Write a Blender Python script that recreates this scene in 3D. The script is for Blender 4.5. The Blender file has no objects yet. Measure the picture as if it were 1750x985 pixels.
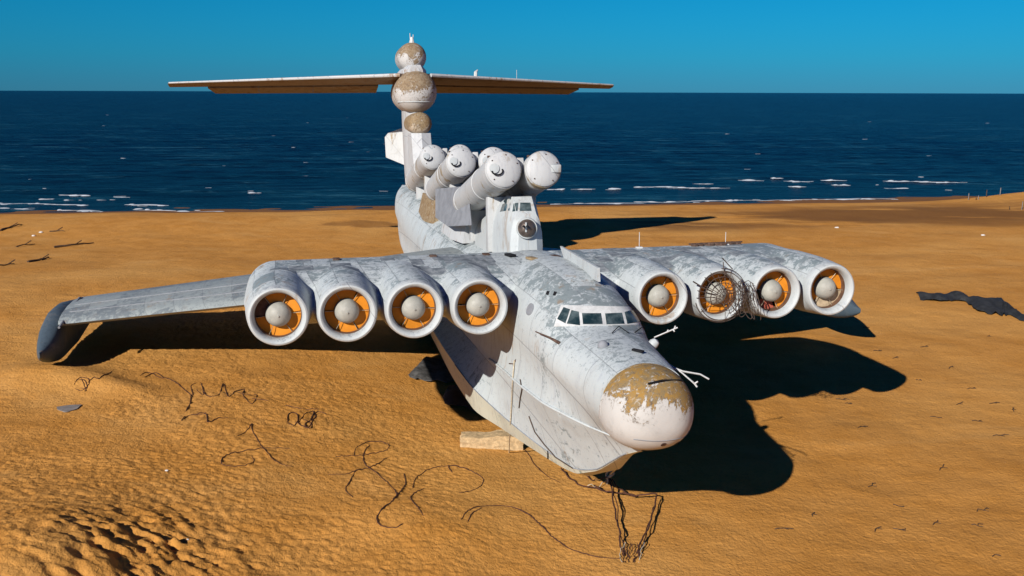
import bpy, bmesh, math, random
import numpy as np
from mathutils import Vector, Matrix
from mathutils.bvhtree import BVHTree

random.seed(7); rng = np.random.default_rng(11)
scene = bpy.context.scene
COL = scene.collection
R = math.radians

# ------------------------------------------------------------------ camera
FPX, CAMH, PW, PH = 1620.0, 12.9, 1750.0, 985.0
TH = math.atan((PH / 2 - 157) / FPX)
ROLL = 0.0029
cam_d = bpy.data.cameras.new('camera'); cam = bpy.data.objects.new('camera', cam_d); COL.objects.link(cam)
cam_d.sensor_width = 36.0; cam_d.sensor_fit = 'HORIZONTAL'; cam_d.lens = FPX / PW * 36.0
cam_d.clip_start = 0.5; cam_d.clip_end = 90000.0
cam.matrix_world = Matrix.Translation((0, 0, CAMH)) @ Matrix.Rotation(math.pi / 2 - TH, 4, 'X') @ Matrix.Rotation(ROLL, 4, 'Z')
scene.camera = cam

# ------------------------------------------------------------------ light
SHX, SHY = 1.00, 1.58                       # shadow run per metre of height, world X and Y
sun_dir = Vector((-SHX, -SHY, 1.0)).normalized()      # towards the sun
SUN_EL = math.asin(sun_dir.z)
SUN_AZ = math.atan2(sun_dir.x, sun_dir.y)             # clockwise from +Y
world = bpy.data.worlds.new('World'); scene.world = world; world.use_nodes = True
wn = world.node_tree; wn.nodes.clear()
w_out = wn.nodes.new('ShaderNodeOutputWorld'); w_bg = wn.nodes.new('ShaderNodeBackground')
sky = wn.nodes.new('ShaderNodeTexSky'); sky.sky_type = 'NISHITA'; sky.sun_disc = False
sky.sun_elevation = SUN_EL; sky.sun_rotation = SUN_AZ
sky.altitude = 0.0; sky.air_density = 1.0; sky.dust_density = 0.0; sky.ozone_density = 4.0
w_t = wn.nodes.new('ShaderNodeMix'); w_t.data_type = 'RGBA'; w_t.blend_type = 'MULTIPLY'
w_t.inputs['Factor'].default_value = 1.0
# colour of this sky: greyish at the horizon, saturated cyan above it, deepening smoothly to the zenith
w_c = wn.nodes.new('ShaderNodeTexCoord'); w_s = wn.nodes.new('ShaderNodeSeparateXYZ'); w_r = wn.nodes.new('ShaderNodeValToRGB')
wn.links.new(w_c.outputs['Generated'], w_s.inputs[0]); wn.links.new(w_s.outputs[2], w_r.inputs[0])
cr = w_r.color_ramp; cr.interpolation = 'B_SPLINE'
cr.elements[0].position = 0.0; cr.elements[0].color = (.055, .30, .72, 1)
cr.elements[1].position = 0.09; cr.elements[1].color = (.018, .50, .80, 1)
for p_, c_ in ((.035, (.040, .40, .76, 1)), (.16, (.012, .46, .76, 1)), (.36, (.020, .16, .52, 1)), (1.0, (.050, .080, .40, 1))):
    e_ = cr.elements.new(p_); e_.color = c_
wn.links.new(w_r.outputs[0], w_t.inputs[7])
wn.links.new(sky.outputs[0], w_t.inputs[6]); wn.links.new(w_t.outputs[2], w_bg.inputs[0])
w_bg.inputs[1].default_value = 0.085
wn.links.new(w_bg.outputs[0], w_out.inputs[0])
sl = bpy.data.lights.new('sun', 'SUN'); so = bpy.data.objects.new('sun', sl); COL.objects.link(so)
sl.energy = 5.0; sl.angle = R(0.5); sl.color = (1.0, 0.96, 0.90)
so.rotation_euler = sun_dir.to_track_quat('Z', 'Y').to_euler(); so.location = (-40, -30, 60)
vs = scene.view_settings
vs.view_transform = 'Standard'; vs.look = 'None'; vs.exposure = 0.0; vs.gamma = 1.0; vs.use_curve_mapping = False

# ------------------------------------------------------------------ aircraft frame: local X forward, Y to port (image right), Z up
AH = 0.230; AP = 0.037
AC_LOC = Vector((4.2, 25.82, 3.68))
AC = Matrix.Translation(AC_LOC) @ Matrix.Rotation(AH - math.pi / 2, 4, 'Z') @ Matrix.Rotation(-AP, 4, 'Y')
ACI = AC.inverted()

def ray(u, v):
    du, dv = u - PW / 2, v - PH / 2
    c, s = math.cos(-ROLL), math.sin(-ROLL)
    x, y = du * c - dv * s, du * s + dv * c
    return (Vector((x / FPX, 0, 0)) + Vector((0, math.cos(TH), -math.sin(TH)))
            + Vector((0, math.sin(TH), math.cos(TH))) * (-y / FPX))
CAMP = Vector((0, 0, CAMH)); CAML = ACI @ CAMP
def ray_l(u, v): return (ACI.to_3x3() @ ray(u, v)).normalized()
def on_y(u, v, y0):
    d = ray_l(u, v); t = (y0 - CAML.y) / d.y; return CAML + d * t
def on_x(u, v, x0):
    d = ray_l(u, v); t = (x0 - CAML.x) / d.x; return CAML + d * t

# ------------------------------------------------------------------ noise
_lat = rng.random((256, 256))
def vnoise(x, y):
    x = np.asarray(x, float); y = np.asarray(y, float)
    xi = np.floor(x).astype(int); yi = np.floor(y).astype(int)
    fx = x - xi; fy = y - yi
    fx = fx * fx * fx * (fx * (fx * 6 - 15) + 10); fy = fy * fy * fy * (fy * (fy * 6 - 15) + 10)
    a = _lat[xi & 255, yi & 255]; b = _lat[(xi + 1) & 255, yi & 255]
    c = _lat[xi & 255, (yi + 1) & 255]; d = _lat[(xi + 1) & 255, (yi + 1) & 255]
    return (a * (1 - fx) + b * fx) * (1 - fy) + (c * (1 - fx) + d * fx) * fy
def fbm(x, y, o=4):
    s = 0; a = 1; t = 0
    for i in range(o):
        s = s + a * (vnoise(x * 2 ** i + 17.3 * i, y * 2 ** i + 9.1 * i) - .5); t += a; a *= .5
    return s / t
def sstep(a, b, x):
    t = np.clip((x - a) / (b - a), 0, 1); return t * t * (3 - 2 * t)
def gauss(x, y, cx, cy, sx, sy, ang=0.0):
    c, s = math.cos(ang), math.sin(ang)
    dx, dy = x - cx, y - cy
    return np.exp(-(((dx * c + dy * s) / sx) ** 2 + ((-dx * s + dy * c) / sy) ** 2))

SEA_Z = -3.0
def shore_y(x): return 134.5 + 0.148 * x + 2.2 * (vnoise(x / 28.0 + 5, 3.3 + 0 * x) - .5) + 1.2 * (vnoise(x / 7.0, 8.1 + 0 * x) - .5)
def terrain(x, y, fine=False):
    x = np.asarray(x, float); y = np.asarray(y, float)
    d = y - shore_y(x)
    z = 0.34 * fbm(x / 17 + 3, y / 17, 3) + 0.20 * fbm(x / 5, y / 5 + 4, 3) + 0.07 * fbm(x / 2.6 + 60, y / 1.5 + 4, 2)
    z = z * (1 - sstep(-25, -3, d)) - 2.1 + 0.50 * np.exp(-((d + 18) / 9) ** 2)
    # the sand stands higher on the left
    z = z + 1.15 * sstep(2, -16, x + 0.0 * y) * (1 - sstep(62, 95, y))
    z = z + (SEA_Z + 2.1) * sstep(-14, 0, d) - 2.0 * sstep(0, 60, d)
    # bank in the left foreground, its lee side falls away to the right
    z = z + 1.10 * gauss(x, y, -14.2, 25.2, 3.2, 3.8, 0.3) + 0.5 * gauss(x, y, -20, 29, 6, 5)
    # drift against the float, scour along the hull
    z = z + 0.55 * gauss(x, y, -23.0, 44.5, 3.0, 2.0, -0.2) + 0.35 * gauss(x, y, -19.0, 43.0, 2.6, 1.0, -0.45)
    z = z - 0.15 * gauss(x, y, 0.5, 38.0, 2.2, 5.0, -0.25)
    z = z + 0.35 * gauss(x, y, -3.0, 31.0, 3.0, 2.5)
    z = z + 1.6 * gauss(x, y, 72, 128, 9, 5)
    if fine:
        m = fine_mask(x, y)
        wx = x + 1.1 * (fbm(x / 3.0, y / 3.0, 2)); wy = y + 1.1 * (fbm(x / 3.0 + 40, y / 3.0, 2))
        # short broken wind ripples, crests running across the wind
        ca, sa = math.cos(1.15), math.sin(1.15)
        p = wx * ca + wy * sa; q = wx * sa - wy * ca
        rip = (vnoise(p / 0.13, q / 0.17) - .5) + 0.5 * (vnoise(p / 0.075 + 31, q / 0.10) - .5)
        rip2 = (vnoise(p / 0.26 + 7, q / 0.56) - .5) + .4 * (vnoise(p / 0.16 + 3, q / 0.30) - .5)
        lee = gauss(x, y, -11.3, 26.5, 2.8, 3.1, 0.15)
        z = z + m * (0.085 * rip + 0.010 * rip2) + lee * (0.30 * rip2 + 0.04 * rip)
    return z
def fine_mask(x, y):
    m = 0.30 + 0.75 * (1 - sstep(-6, 9, x + 0.30 * (y - 30)))
    patch = sstep(-.05, .12, fbm(x / 4.0 + 20, y / 4.0, 2) + .12)
    m = m * (0.45 + 0.55 * patch)
    return m * (1 - sstep(62, 80, y)) * 0.75
def ground(u, v, z=None):
    d = ray(u, v)
    if z is not None:
        t = (z - CAMH) / d.z; return CAMP + d * t
    zz = 0.0
    for i in range(12):
        t = (zz - CAMH) / d.z; p = CAMP + d * t; zz = float(terrain(p.x, p.y))
    return Vector((p.x, p.y, zz))

# ------------------------------------------------------------------ materials
def M_new(name):
    m = bpy.data.materials.new(name); m.use_nodes = True
    nt = m.node_tree; nt.nodes.clear()
    o = nt.nodes.new('ShaderNodeOutputMaterial'); b = nt.nodes.new('ShaderNodeBsdfPrincipled')
    nt.links.new(b.outputs[0], o.inputs[0]); return m, nt, b
class N:
    def __init__(s, nt): s.nt = nt
    def n(s, t, **k):
        x = s.nt.nodes.new(t)
        for a, b in k.items(): setattr(x, a, b)
        return x
    def l(s, a, b): s.nt.links.new(a, b)
    def val(s, sock, v):
        if hasattr(v, 'is_linked') or isinstance(v, bpy.types.NodeSocket): s.l(v, sock)
        else: sock.default_value = v
    def noise(s, vec, scale, detail=4, rough=.55, dist=0.0):
        x = s.n('ShaderNodeTexNoise'); s.l(vec, x.inputs['Vector']); x.inputs['Scale'].default_value = scale
        x.inputs['Detail'].default_value = detail; x.inputs['Roughness'].default_value = rough; x.inputs['Distortion'].default_value = dist
        return x.outputs[0]
    def ramp(s, f, a, b, inv=False):
        x = s.n('ShaderNodeMapRange', interpolation_type='SMOOTHSTEP'); s.val(x.inputs[0], f)
        x.inputs[1].default_value = a; x.inputs[2].default_value = b
        x.inputs[3].default_value = 1.0 if inv else 0.0; x.inputs[4].default_value = 0.0 if inv else 1.0
        return x.outputs[0]
    def math(s, op, a, b=0.0):
        x = s.n('ShaderNodeMath', operation=op); s.val(x.inputs[0], a); s.val(x.inputs[1], b); return x.outputs[0]
    def mix(s, f, a, b, mode='MIX'):
        x = s.n('ShaderNodeMix', data_type='RGBA', blend_type=mode)
        s.val(x.inputs[0], f)
        for i, c in ((6, a), (7, b)):
            if isinstance(c, tuple): x.inputs[i].default_value = (*c[:3], 1)
            else: s.l(c, x.inputs[i])
        return x.outputs[2]
    def mapping(s, vec, scale=(1, 1, 1), rot=(0, 0, 0), loc=(0, 0, 0)):
        x = s.n('ShaderNodeMapping'); s.l(vec, x.inputs[0]); x.inputs['Scale'].default_value = scale
        x.inputs['Rotation'].default_value = rot; x.inputs['Location'].default_value = loc; return x.outputs[0]
    def bump(s, h, strength, dist, normal=None):
        x = s.n('ShaderNodeBump'); s.l(h, x.inputs['Height']); x.inputs['Strength'].default_value = strength
        x.inputs['Distance'].default_value = dist
        if normal is not None: s.l(normal, x.inputs['Normal'])
        return x.outputs[0]
    def coord(s, k='Object'): return s.n('ShaderNodeTexCoord').outputs[k]

def paint(name, base=(.70, .69, .66), prim=(.36, .40, .43), wear=0.5, rust=0.25, rustcol=(.30, .17, .07), panel=1.35, top=0.0, rough=.55):
    """weathered aircraft paint: chalky white coat, bare primer patches in panel-shaped areas, scratches, rust and seams"""
    m, nt, b = M_new(name); g = N(nt); c = g.coord()
    big = g.noise(c, .35, 5, .6); mid = g.noise(c, 2.5, 8, .72, .7); fin = g.noise(c, 8.0, 6, .75, .4)
    streak = g.noise(g.mapping(c, (3.2, 3.2, .5)), 1.6, 5, .6, .4)
    sep = g.n('ShaderNodeSeparateXYZ'); g.l(c, sep.inputs[0])
    br = g.n('ShaderNodeTexBrick'); comb = g.n('ShaderNodeCombineXYZ')
    yz = g.math('ADD', sep.outputs[1], g.math('MULTIPLY', sep.outputs[2], .73))
    g.l(sep.outputs[0], comb.inputs[0]); g.l(yz, comb.inputs[1]); g.l(comb.outputs[0], br.inputs['Vector'])
    br.inputs['Scale'].default_value = 1.0; br.inputs['Brick Width'].default_value = panel * 1.5; br.inputs['Row Height'].default_value = panel
    br.inputs['Mortar Size'].default_value = .018; br.inputs['Mortar Smooth'].default_value = .3
    br.inputs['Color1'].default_value = (0, 0, 0, 1); br.inputs['Color2'].default_value = (1, 1, 1, 1); br.inputs['Mortar'].default_value = (.5, .5, .5, 1)
    bw = g.n('ShaderNodeRGBToBW'); g.l(br.outputs['Color'], bw.inputs[0])
    geo = g.n('ShaderNodeNewGeometry'); sn = g.n('ShaderNodeSeparateXYZ'); g.l(geo.outputs['Normal'], sn.inputs[0])
    upf = g.ramp(sn.outputs[2], .25, .95)
    # chalky tone differences per panel
    col = g.mix(g.math('MULTIPLY', bw.outputs[0], .28), base, tuple(x * .80 for x in base))
    col = g.mix(g.ramp(streak, .48, .80), col, tuple(x * y for x, y in zip(base, (.80, .80, .84))))
    # primer showing through: per-panel amount plus noise, stronger on weather-exposed upper skin
    pa = g.math('ADD', g.math('MULTIPLY', bw.outputs[0], .16), g.math('MULTIPLY', upf, .10 + .10 * top))
    f = g.math('ADD', g.math('ADD', g.math('MULTIPLY', mid, .62), g.math('MULTIPLY', fin, .30)), g.math('ADD', pa, g.math('MULTIPLY', big, .25)))
    th = .90 - .16 * wear
    pm = g.ramp(f, th - .028, th + .028)
    pcol = g.mix(g.noise(c, 3.1, 3), prim, tuple(x * .62 for x in prim))
    col = g.mix(g.math('MULTIPLY', pm, .84), col, pcol)
    # fine crazed flaking, weather side first
    cz = g.math('ADD', g.noise(c, 4.2, 10, .78, 1.2), g.math('MULTIPLY', upf, .05 + .05 * wear))
    col = g.mix(g.math('MULTIPLY', g.ramp(cz, .585, .64), .25 + .45 * wear), col, tuple(x * .75 for x in prim))
    run = g.noise(g.mapping(c, (9, 9, .6)), 1.0, 6, .7, .3)
    col = g.mix(g.math('MULTIPLY', g.math('MULTIPLY', g.ramp(run, .58, .72), g.math('SUBTRACT', 1.0, upf)), .35), col, (.30, .25, .20))
    # fine dark chips
    chip = g.ramp(g.noise(g.mapping(c, (1, 1, 1), (.3, .7, .2)), 11.0, 3, .8), .66, .72)
    col = g.mix(g.math('MULTIPLY', chip, .55 * wear + .1), col, (.10, .095, .09))
    # rust runs
    rm = g.ramp(g.math('MULTIPLY', g.noise(g.mapping(c, (1.6, 1.6, .35)), 1.3, 6, .65), g.math('ADD', big, .45)), .60 - .12 * rust, .72 - .12 * rust)
    col = g.mix(g.math('MULTIPLY', rm, min(1, .35 + rust)), col, rustcol)
    seam = g.ramp(br.outputs['Fac'], .2, .8)
    dirt = g.math('MULTIPLY', g.ramp(g.noise(c, .75, 8, .7, .8), .52, .70), .30)
    col = g.mix(dirt, col, (.30, .27, .235))
    col = g.mix(g.math('MULTIPLY', seam, .45), col, (.13, .13, .14))
    g.l(col, b.inputs['Base Color'])
    rr = g.math('ADD', rough, g.math('MULTIPLY', g.math('SUBTRACT', mid, .5), .35)); g.l(rr, b.inputs['Roughness'])
    b.inputs['Specular IOR Level'].default_value = .35
    h = g.math('SUBTRACT', g.math('MULTIPLY', fin, .25), g.math('ADD', g.math('MULTIPLY', seam, .5), g.math('MULTIPLY', pm, .2)))
    dent = g.math('MULTIPLY', g.noise(c, .9, 2), .9)
    g.l(g.bump(dent, .25, .12, g.bump(h, .55, .02)), b.inputs['Normal'])
    return m
def plain(name, col, rough=.7, metal=0.0, var=.25, scale=3.0, bump=.3, spec=.3, col2=None):
    m, nt, b = M_new(name); g = N(nt); c = g.coord()
    a = g.noise(c, scale, 6, .65, .3)
    g.l(g.mix(g.ramp(a, .35, .68), tuple(x * (1 - var) for x in col), col2 or tuple(min(1, x * (1 + var)) for x in col)), b.inputs['Base Color'])
    b.inputs['Roughness'].default_value = rough; b.inputs['Metallic'].default_value = metal; b.inputs['Specular IOR Level'].default_value = spec
    g.l(g.bump(g.noise(c, scale * 4, 5, .7), bump, .02), b.inputs['Normal'])
    return m
def radome_mat(name, base, worn, worn2, zlo, zhi, xshift=0.0, dens=.5):
    """painted radome whose coat has flaked off around a given height band (object space)"""
    m, nt, b = M_new(name); g = N(nt); c = g.coord()
    sep = g.n('ShaderNodeSeparateXYZ'); g.l(c, sep.inputs[0])
    n1 = g.noise(c, 1.25, 9, .74, .7); n2 = g.noise(c, 6.5, 5, .7)
    hz = g.ramp(sep.outputs[2], zlo, zhi)
    f = g.math('ADD', g.math('MULTIPLY', n1, 1.45), g.math('ADD', g.math('MULTIPLY', hz, .42), g.math('MULTIPLY', n2, .30)))
    t0_ = 1.24 - .2 * dens
    k = g.ramp(f, t0_ - .02, t0_ + .03)
    wc = g.mix(g.ramp(g.noise(c, 3.3, 7, .75, 1.0), .38, .62), worn, worn2)
    wc = g.mix(g.ramp(g.noise(c, 5.0, 7, .75, .6), .56, .64), wc, (.50, .45, .38))
    col = g.mix(g.ramp(n1, .4, .7), base, tuple(x * .86 for x in base))
    col = g.mix(k, col, wc)
    edge = g.math('MULTIPLY', g.ramp(f, t0_ - .20, t0_ - .03), g.ramp(g.noise(c, 7, 6, .8), .54, .60))
    col = g.mix(g.math('MULTIPLY', edge, .8), col, (.15, .115, .085))
    g.l(col, b.inputs['Base Color']); b.inputs['Roughness'].default_value = .75; b.inputs['Specular IOR Level'].default_value = .12
    h = g.math('SUBTRACT', g.math('MULTIPLY', n2, .4), k)
    g.l(g.bump(h, .6, .025), b.inputs['Normal']); return m

MAT = {}
MAT['hull'] = paint('hull_paint', base=(.56, .605, .605), prim=(.25, .30, .31), wear=.62, rust=.16, panel=1.6)
MAT['pylon'] = paint('pylon_paint', base=(.56, .605, .605), wear=.56, rust=.14, panel=1.05, top=.35, prim=(.23, .285, .30))
MAT['wing'] = paint('wing_paint', base=(.34, .375, .365), prim=(.195, .225, .245), wear=.55, rust=.1, panel=1.6)
MAT['tube'] = paint('tube_paint', base=(.56, .565, .555), wear=.30, rust=.62, panel=4.0, rustcol=(.33, .25, .15))
MAT['cap'] = paint('cap_paint', base=(.56, .565, .56), wear=.26, rust=.12, panel=6.0, rustcol=(.33, .25, .15))
MAT['panel'] = plain('primer_panel', (.19, .22, .245), .7, 0, .28, 2.6, .3, .25, (.34, .365, .38))
MAT['tail'] = paint('tail_paint', base=(.575, .585, .585), wear=.30, rust=.46, panel=2.4)
MAT['stab'] = paint('stab_bounce_paint', base=(.185, .135, .095), prim=(.105, .068, .042), wear=.55, rust=.7, panel=2.6, rustcol=(.11, .055, .025))  # brown base stands in for warm light bounced off the sand, rust over it
MAT['lip'] = paint('lip_paint', base=(.555, .585, .58), wear=.36, rust=.1, panel=6.0)
MAT['nose'] = radome_mat('nose_radome_paint', (.58, .56, .525), (.38, .215, .055), (.26, .19, .10), -.35, 1.30, dens=.60)
MAT['ball'] = radome_mat('tail_radome_paint', (.60, .58, .55), (.24, .16, .09), (.34, .26, .17), -1.3, 1.5, dens=.84)
MAT['ballb'] = radome_mat('small_radome_paint', (.55, .45, .33), (.25, .16, .08), (.36, .27, .16), -1.2, .6, dens=.95)
MAT['spinner'] = plain('spinner_grey', (.42, .41, .36), .5, 0, .10, 4)
MAT['duct'] = plain('duct_brown', (.16, .085, .05), .8, 0, .3, 4)
MAT['orange'] = plain('orange_blank', (.78, .27, .018), .6, 0, .10, 2.2, .15)
MAT['tan'] = plain('dusty_blank', (.50, .38, .24), .85, 0, .2, 5)
MAT['striped'] = plain('red_blank', (.42, .10, .06), .7, 0, .2, 3)
MAT['strut'] = plain('strut_metal', (.48, .40, .28), .5, .3, .2, 5)
MAT['steel'] = plain('rusty_steel', (.13, .08, .06), .8, .3, .4, 8)
MAT['wire'] = plain('bare_wire', (.10, .07, .055), .7, .2, .3, 12)
MAT['grey'] = plain('grey_plate', (.27, .28, .30), .7, 0, .15, 1.5)
MAT['gunmetal'] = plain('gun_metal', (.22, .17, .14), .35, .7, .3, 3)
MAT['floatp'] = paint('float_paint', base=(.075, .105, .13), prim=(.05, .065, .08), wear=.3, rust=.05, panel=2.4)
MAT['dark'] = plain('dark_hole', (.012, .012, .014), .9, 0, .2, 5)
MAT['whitebar'] = plain('white_bar', (.66, .66, .64), .6, 0, .12, 4)
MAT['rope'] = plain('pale_rope', (.55, .47, .34), .95, 0, .2, 20)
MAT['kelp'] = plain('dark_wire', (.085, .035, .022), .9, 0, .3, 9)
MAT['tarp'] = plain('black_sheet', (.028, .030, .032), .75, 0, .35, 2.0, .6, .4)
MAT['tarpg'] = plain('dark_grey_sheet', (.10, .095, .09), .85, 0, .5, 2.2, .6, .3)
MAT['stone'] = plain('pale_concrete', (.62, .44, .24), .95, 0, .22, 6, .8)
MAT['wood'] = plain('driftwood', (.10, .06, .035), .9, 0, .4, 4, .6)
MAT['sheet'] = plain('grey_sheet', (.25, .22, .20), .8, 0, .2, 4)
MAT['white'] = plain('white_bits', (.75, .72, .66), .8, 0, .1, 5)
MAT['bottom'] = paint('bottom_paint', base=(.60, .58, .46), prim=(.24, .34, .30), wear=.5, rust=.2, panel=1.9)
def glass_mat():
    m, nt, b = M_new('window_glass'); g = N(nt); c = g.coord()
    a = g.noise(c, 2.2, 4)
    g.l(g.mix(g.ramp(a, .35, .7), (.012, .032, .038), (.12, .16, .165)), b.inputs['Base Color'])
    b.inputs['Roughness'].default_value = .24; b.inputs['Specular IOR Level'].default_value = .6
    return m
MAT['glass'] = glass_mat()

def sand_mat():
    m, nt, b = M_new('sand'); g = N(nt); c = g.coord()
    big = g.noise(c, .05, 5, .6); mid = g.noise(c, .45, 5, .6); fin = g.noise(c, 5.5, 4, .65); gr = g.noise(c, 26, 3, .6)
    A = (.645, .296, .068); B = (.56, .244, .048); Cc = (.69, .345, .092)
    col = g.mix(g.ramp(mid, .35, .7), A, B)
    col = g.mix(g.ramp(big, .45, .68), col, Cc)
    col = g.mix(g.math('MULTIPLY', g.ramp(fin, .50, .72), .42), col, (.33, .140, .032))
    tone = g.noise(g.mapping(c, (.5, 1, 1), (0, 0, .4)), .16, 6, .62, .6)
    col = g.mix(g.math('MULTIPLY', g.ramp(tone, .50, .68), .38), col, (.42, .195, .050))
    col = g.mix(g.math('MULTIPLY', g.ramp(tone, .46, .32), .35), col, (.72, .39, .125))
    # damp, darker sand: drawn-out streaks high on the beach and the wet wash at the water's edge
    sep = g.n('ShaderNodeSeparateXYZ'); g.l(c, sep.inputs[0])
    d = g.math('SUBTRACT', g.math('SUBTRACT', sep.outputs[1], g.math('MULTIPLY', sep.outputs[0], .148)), 134.5)
    dn = g.math('ADD', d, g.math('MULTIPLY', g.math('SUBTRACT', g.noise(g.mapping(c, (.25, 1, 1)), .12, 4), .5), 9.0))
    wet = g.math('MULTIPLY', g.ramp(dn, -8.5, -2.0), .85)
    st = g.noise(g.mapping(c, (.10, .80, 1)), .30, 6, .65)
    band = g.math('MULTIPLY', g.ramp(dn, -37, -29), g.ramp(dn, -23, -16, True))
    right = g.ramp(sep.outputs[0], 6, 20)
    damp = g.math('MULTIPLY', g.math('MULTIPLY', band, right), g.ramp(st, .38, .56))
    col = g.mix(g.math('MULTIPLY', damp, .85), col, (.17, .075, .026))
    # a darker oval patch left of the tail, colour only
    hx = g.math('MULTIPLY', g.math('ADD', sep.outputs[0], 17.0), .16); hy = g.math('MULTIPLY', g.math('SUBTRACT', sep.outputs[1], 106.5), .42)
    hr = g.math('ADD', g.math('ADD', g.math('MULTIPLY', hx, hx), g.math('MULTIPLY', hy, hy)), g.math('MULTIPLY', g.math('SUBTRACT', g.noise(c, .5, 4), .5), 1.6))
    col = g.mix(g.math('MULTIPLY', g.ramp(hr, .9, .3), .6), col, (.20, .085, .024))
    col = g.mix(wet, col, (.15, .070, .038))
    # damp hollow along the hull
    g.l(col, b.inputs['Base Color']); b.inputs['Roughness'].default_value = .95; b.inputs['Specular IOR Level'].default_value = .08
    pits = g.noise(g.mapping(c, (1, .8, 1), (0, 0, .55)), 9.0, 3, .6, .3)
    h = g.math('ADD', g.math('MULTIPLY', pits, 1.0), g.math('MULTIPLY', gr, .25))
    g.l(g.bump(g.noise(c, .9, 4), .35, .25, g.bump(h, .75, .07)), b.inputs['Normal'])
    return m
MAT['sand'] = sand_mat()
def sea_mat():
    m, nt, b = M_new('sea_water'); g = N(nt); c = g.coord()
    n1 = g.noise(g.mapping(c, (.22, 1, 1), (0, 0, .12)), .20, 7, .68); n2 = g.noise(g.mapping(c, (.45, 1, 1), (0, 0, -.1)), .9, 5, .65)
    n3 = g.noise(g.mapping(c, (.12, 1, 1), (0, 0, .13)), .055, 6, .7)
    sep = g.n('ShaderNodeSeparateXYZ'); g.l(c, sep.inputs[0])
    near = g.ramp(sep.outputs[1], 130, 330, True)
    col = g.mix(near, (.0010, .0058, .0220), (.0020, .0170, .0360))
    col = g.mix(g.math('MULTIPLY', g.ramp(n1, .50, .66), .85), col, (.0075, .050, .080))
    col = g.mix(g.math('MULTIPLY', g.ramp(n3, .50, .62), .65), col, (.0008, .0060, .0150))
    col = g.mix(g.math('MULTIPLY', g.ramp(g.math('ADD', g.math('MULTIPLY', n1, .6), g.math('MULTIPLY', n2, .4)), .560, .61), .7), col, (.030, .100, .135))
    g.l(col, b.inputs['Base Color']); b.inputs['Roughness'].default_value = .30; b.inputs['IOR'].default_value = 1.33
    b.inputs['Specular IOR Level'].default_value = .06
    h = g.math('ADD', g.math('MULTIPLY', n1, 1.6), g.math('MULTIPLY', n2, .5))
    g.l(g.bump(h, 1.0, 1.1), b.inputs['Normal']); return m
MAT['sea'] = sea_mat()
def foam_mat():
    m, nt, b = M_new('foam'); g = N(nt); c = g.coord()
    g.l(g.mix(g.noise(c, 1.5, 5), (.40, .45, .50), (.66, .69, .72)), b.inputs['Base Color']); b.inputs['Roughness'].default_value = .9
    return m
MAT['foam'] = foam_mat()

# ------------------------------------------------------------------ mesh helpers
def mesh_obj(name, verts, faces, mat, parent=None, ang=35, loc=None, mats=None, midx=None):
    me = bpy.data.meshes.new(name); me.from_pydata([tuple(v) for v in verts], [], faces); me.validate(); me.update()
    bm = bmesh.new(); bm.from_mesh(me); bmesh.ops.recalc_face_normals(bm, faces=bm.faces); bm.to_mesh(me); bm.free()
    if ang: 
        me.polygons.foreach_set('use_smooth', [True] * len(me.polygons)); me.set_sharp_from_angle(angle=R(ang))
    for mm in (mats or [mat]): me.materials.append(MAT[mm] if isinstance(mm, str) else mm)
    o = bpy.data.objects.new(name, me); COL.objects.link(o)
    if parent is not None: o.parent = parent
    if loc is not None: o.location = loc
    return o
def tag(o, label=None, cat=None, group=None, kind=None):
    if label: o['label'] = label
    if cat: o['category'] = cat
    if group: o['group'] = group
    if kind: o['kind'] = kind
    return o
def empty(name, loc=(0, 0, 0)):
    o = bpy.data.objects.new(name, None); COL.objects.link(o); o.location = loc; o.empty_display_size = .5; return o
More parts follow.
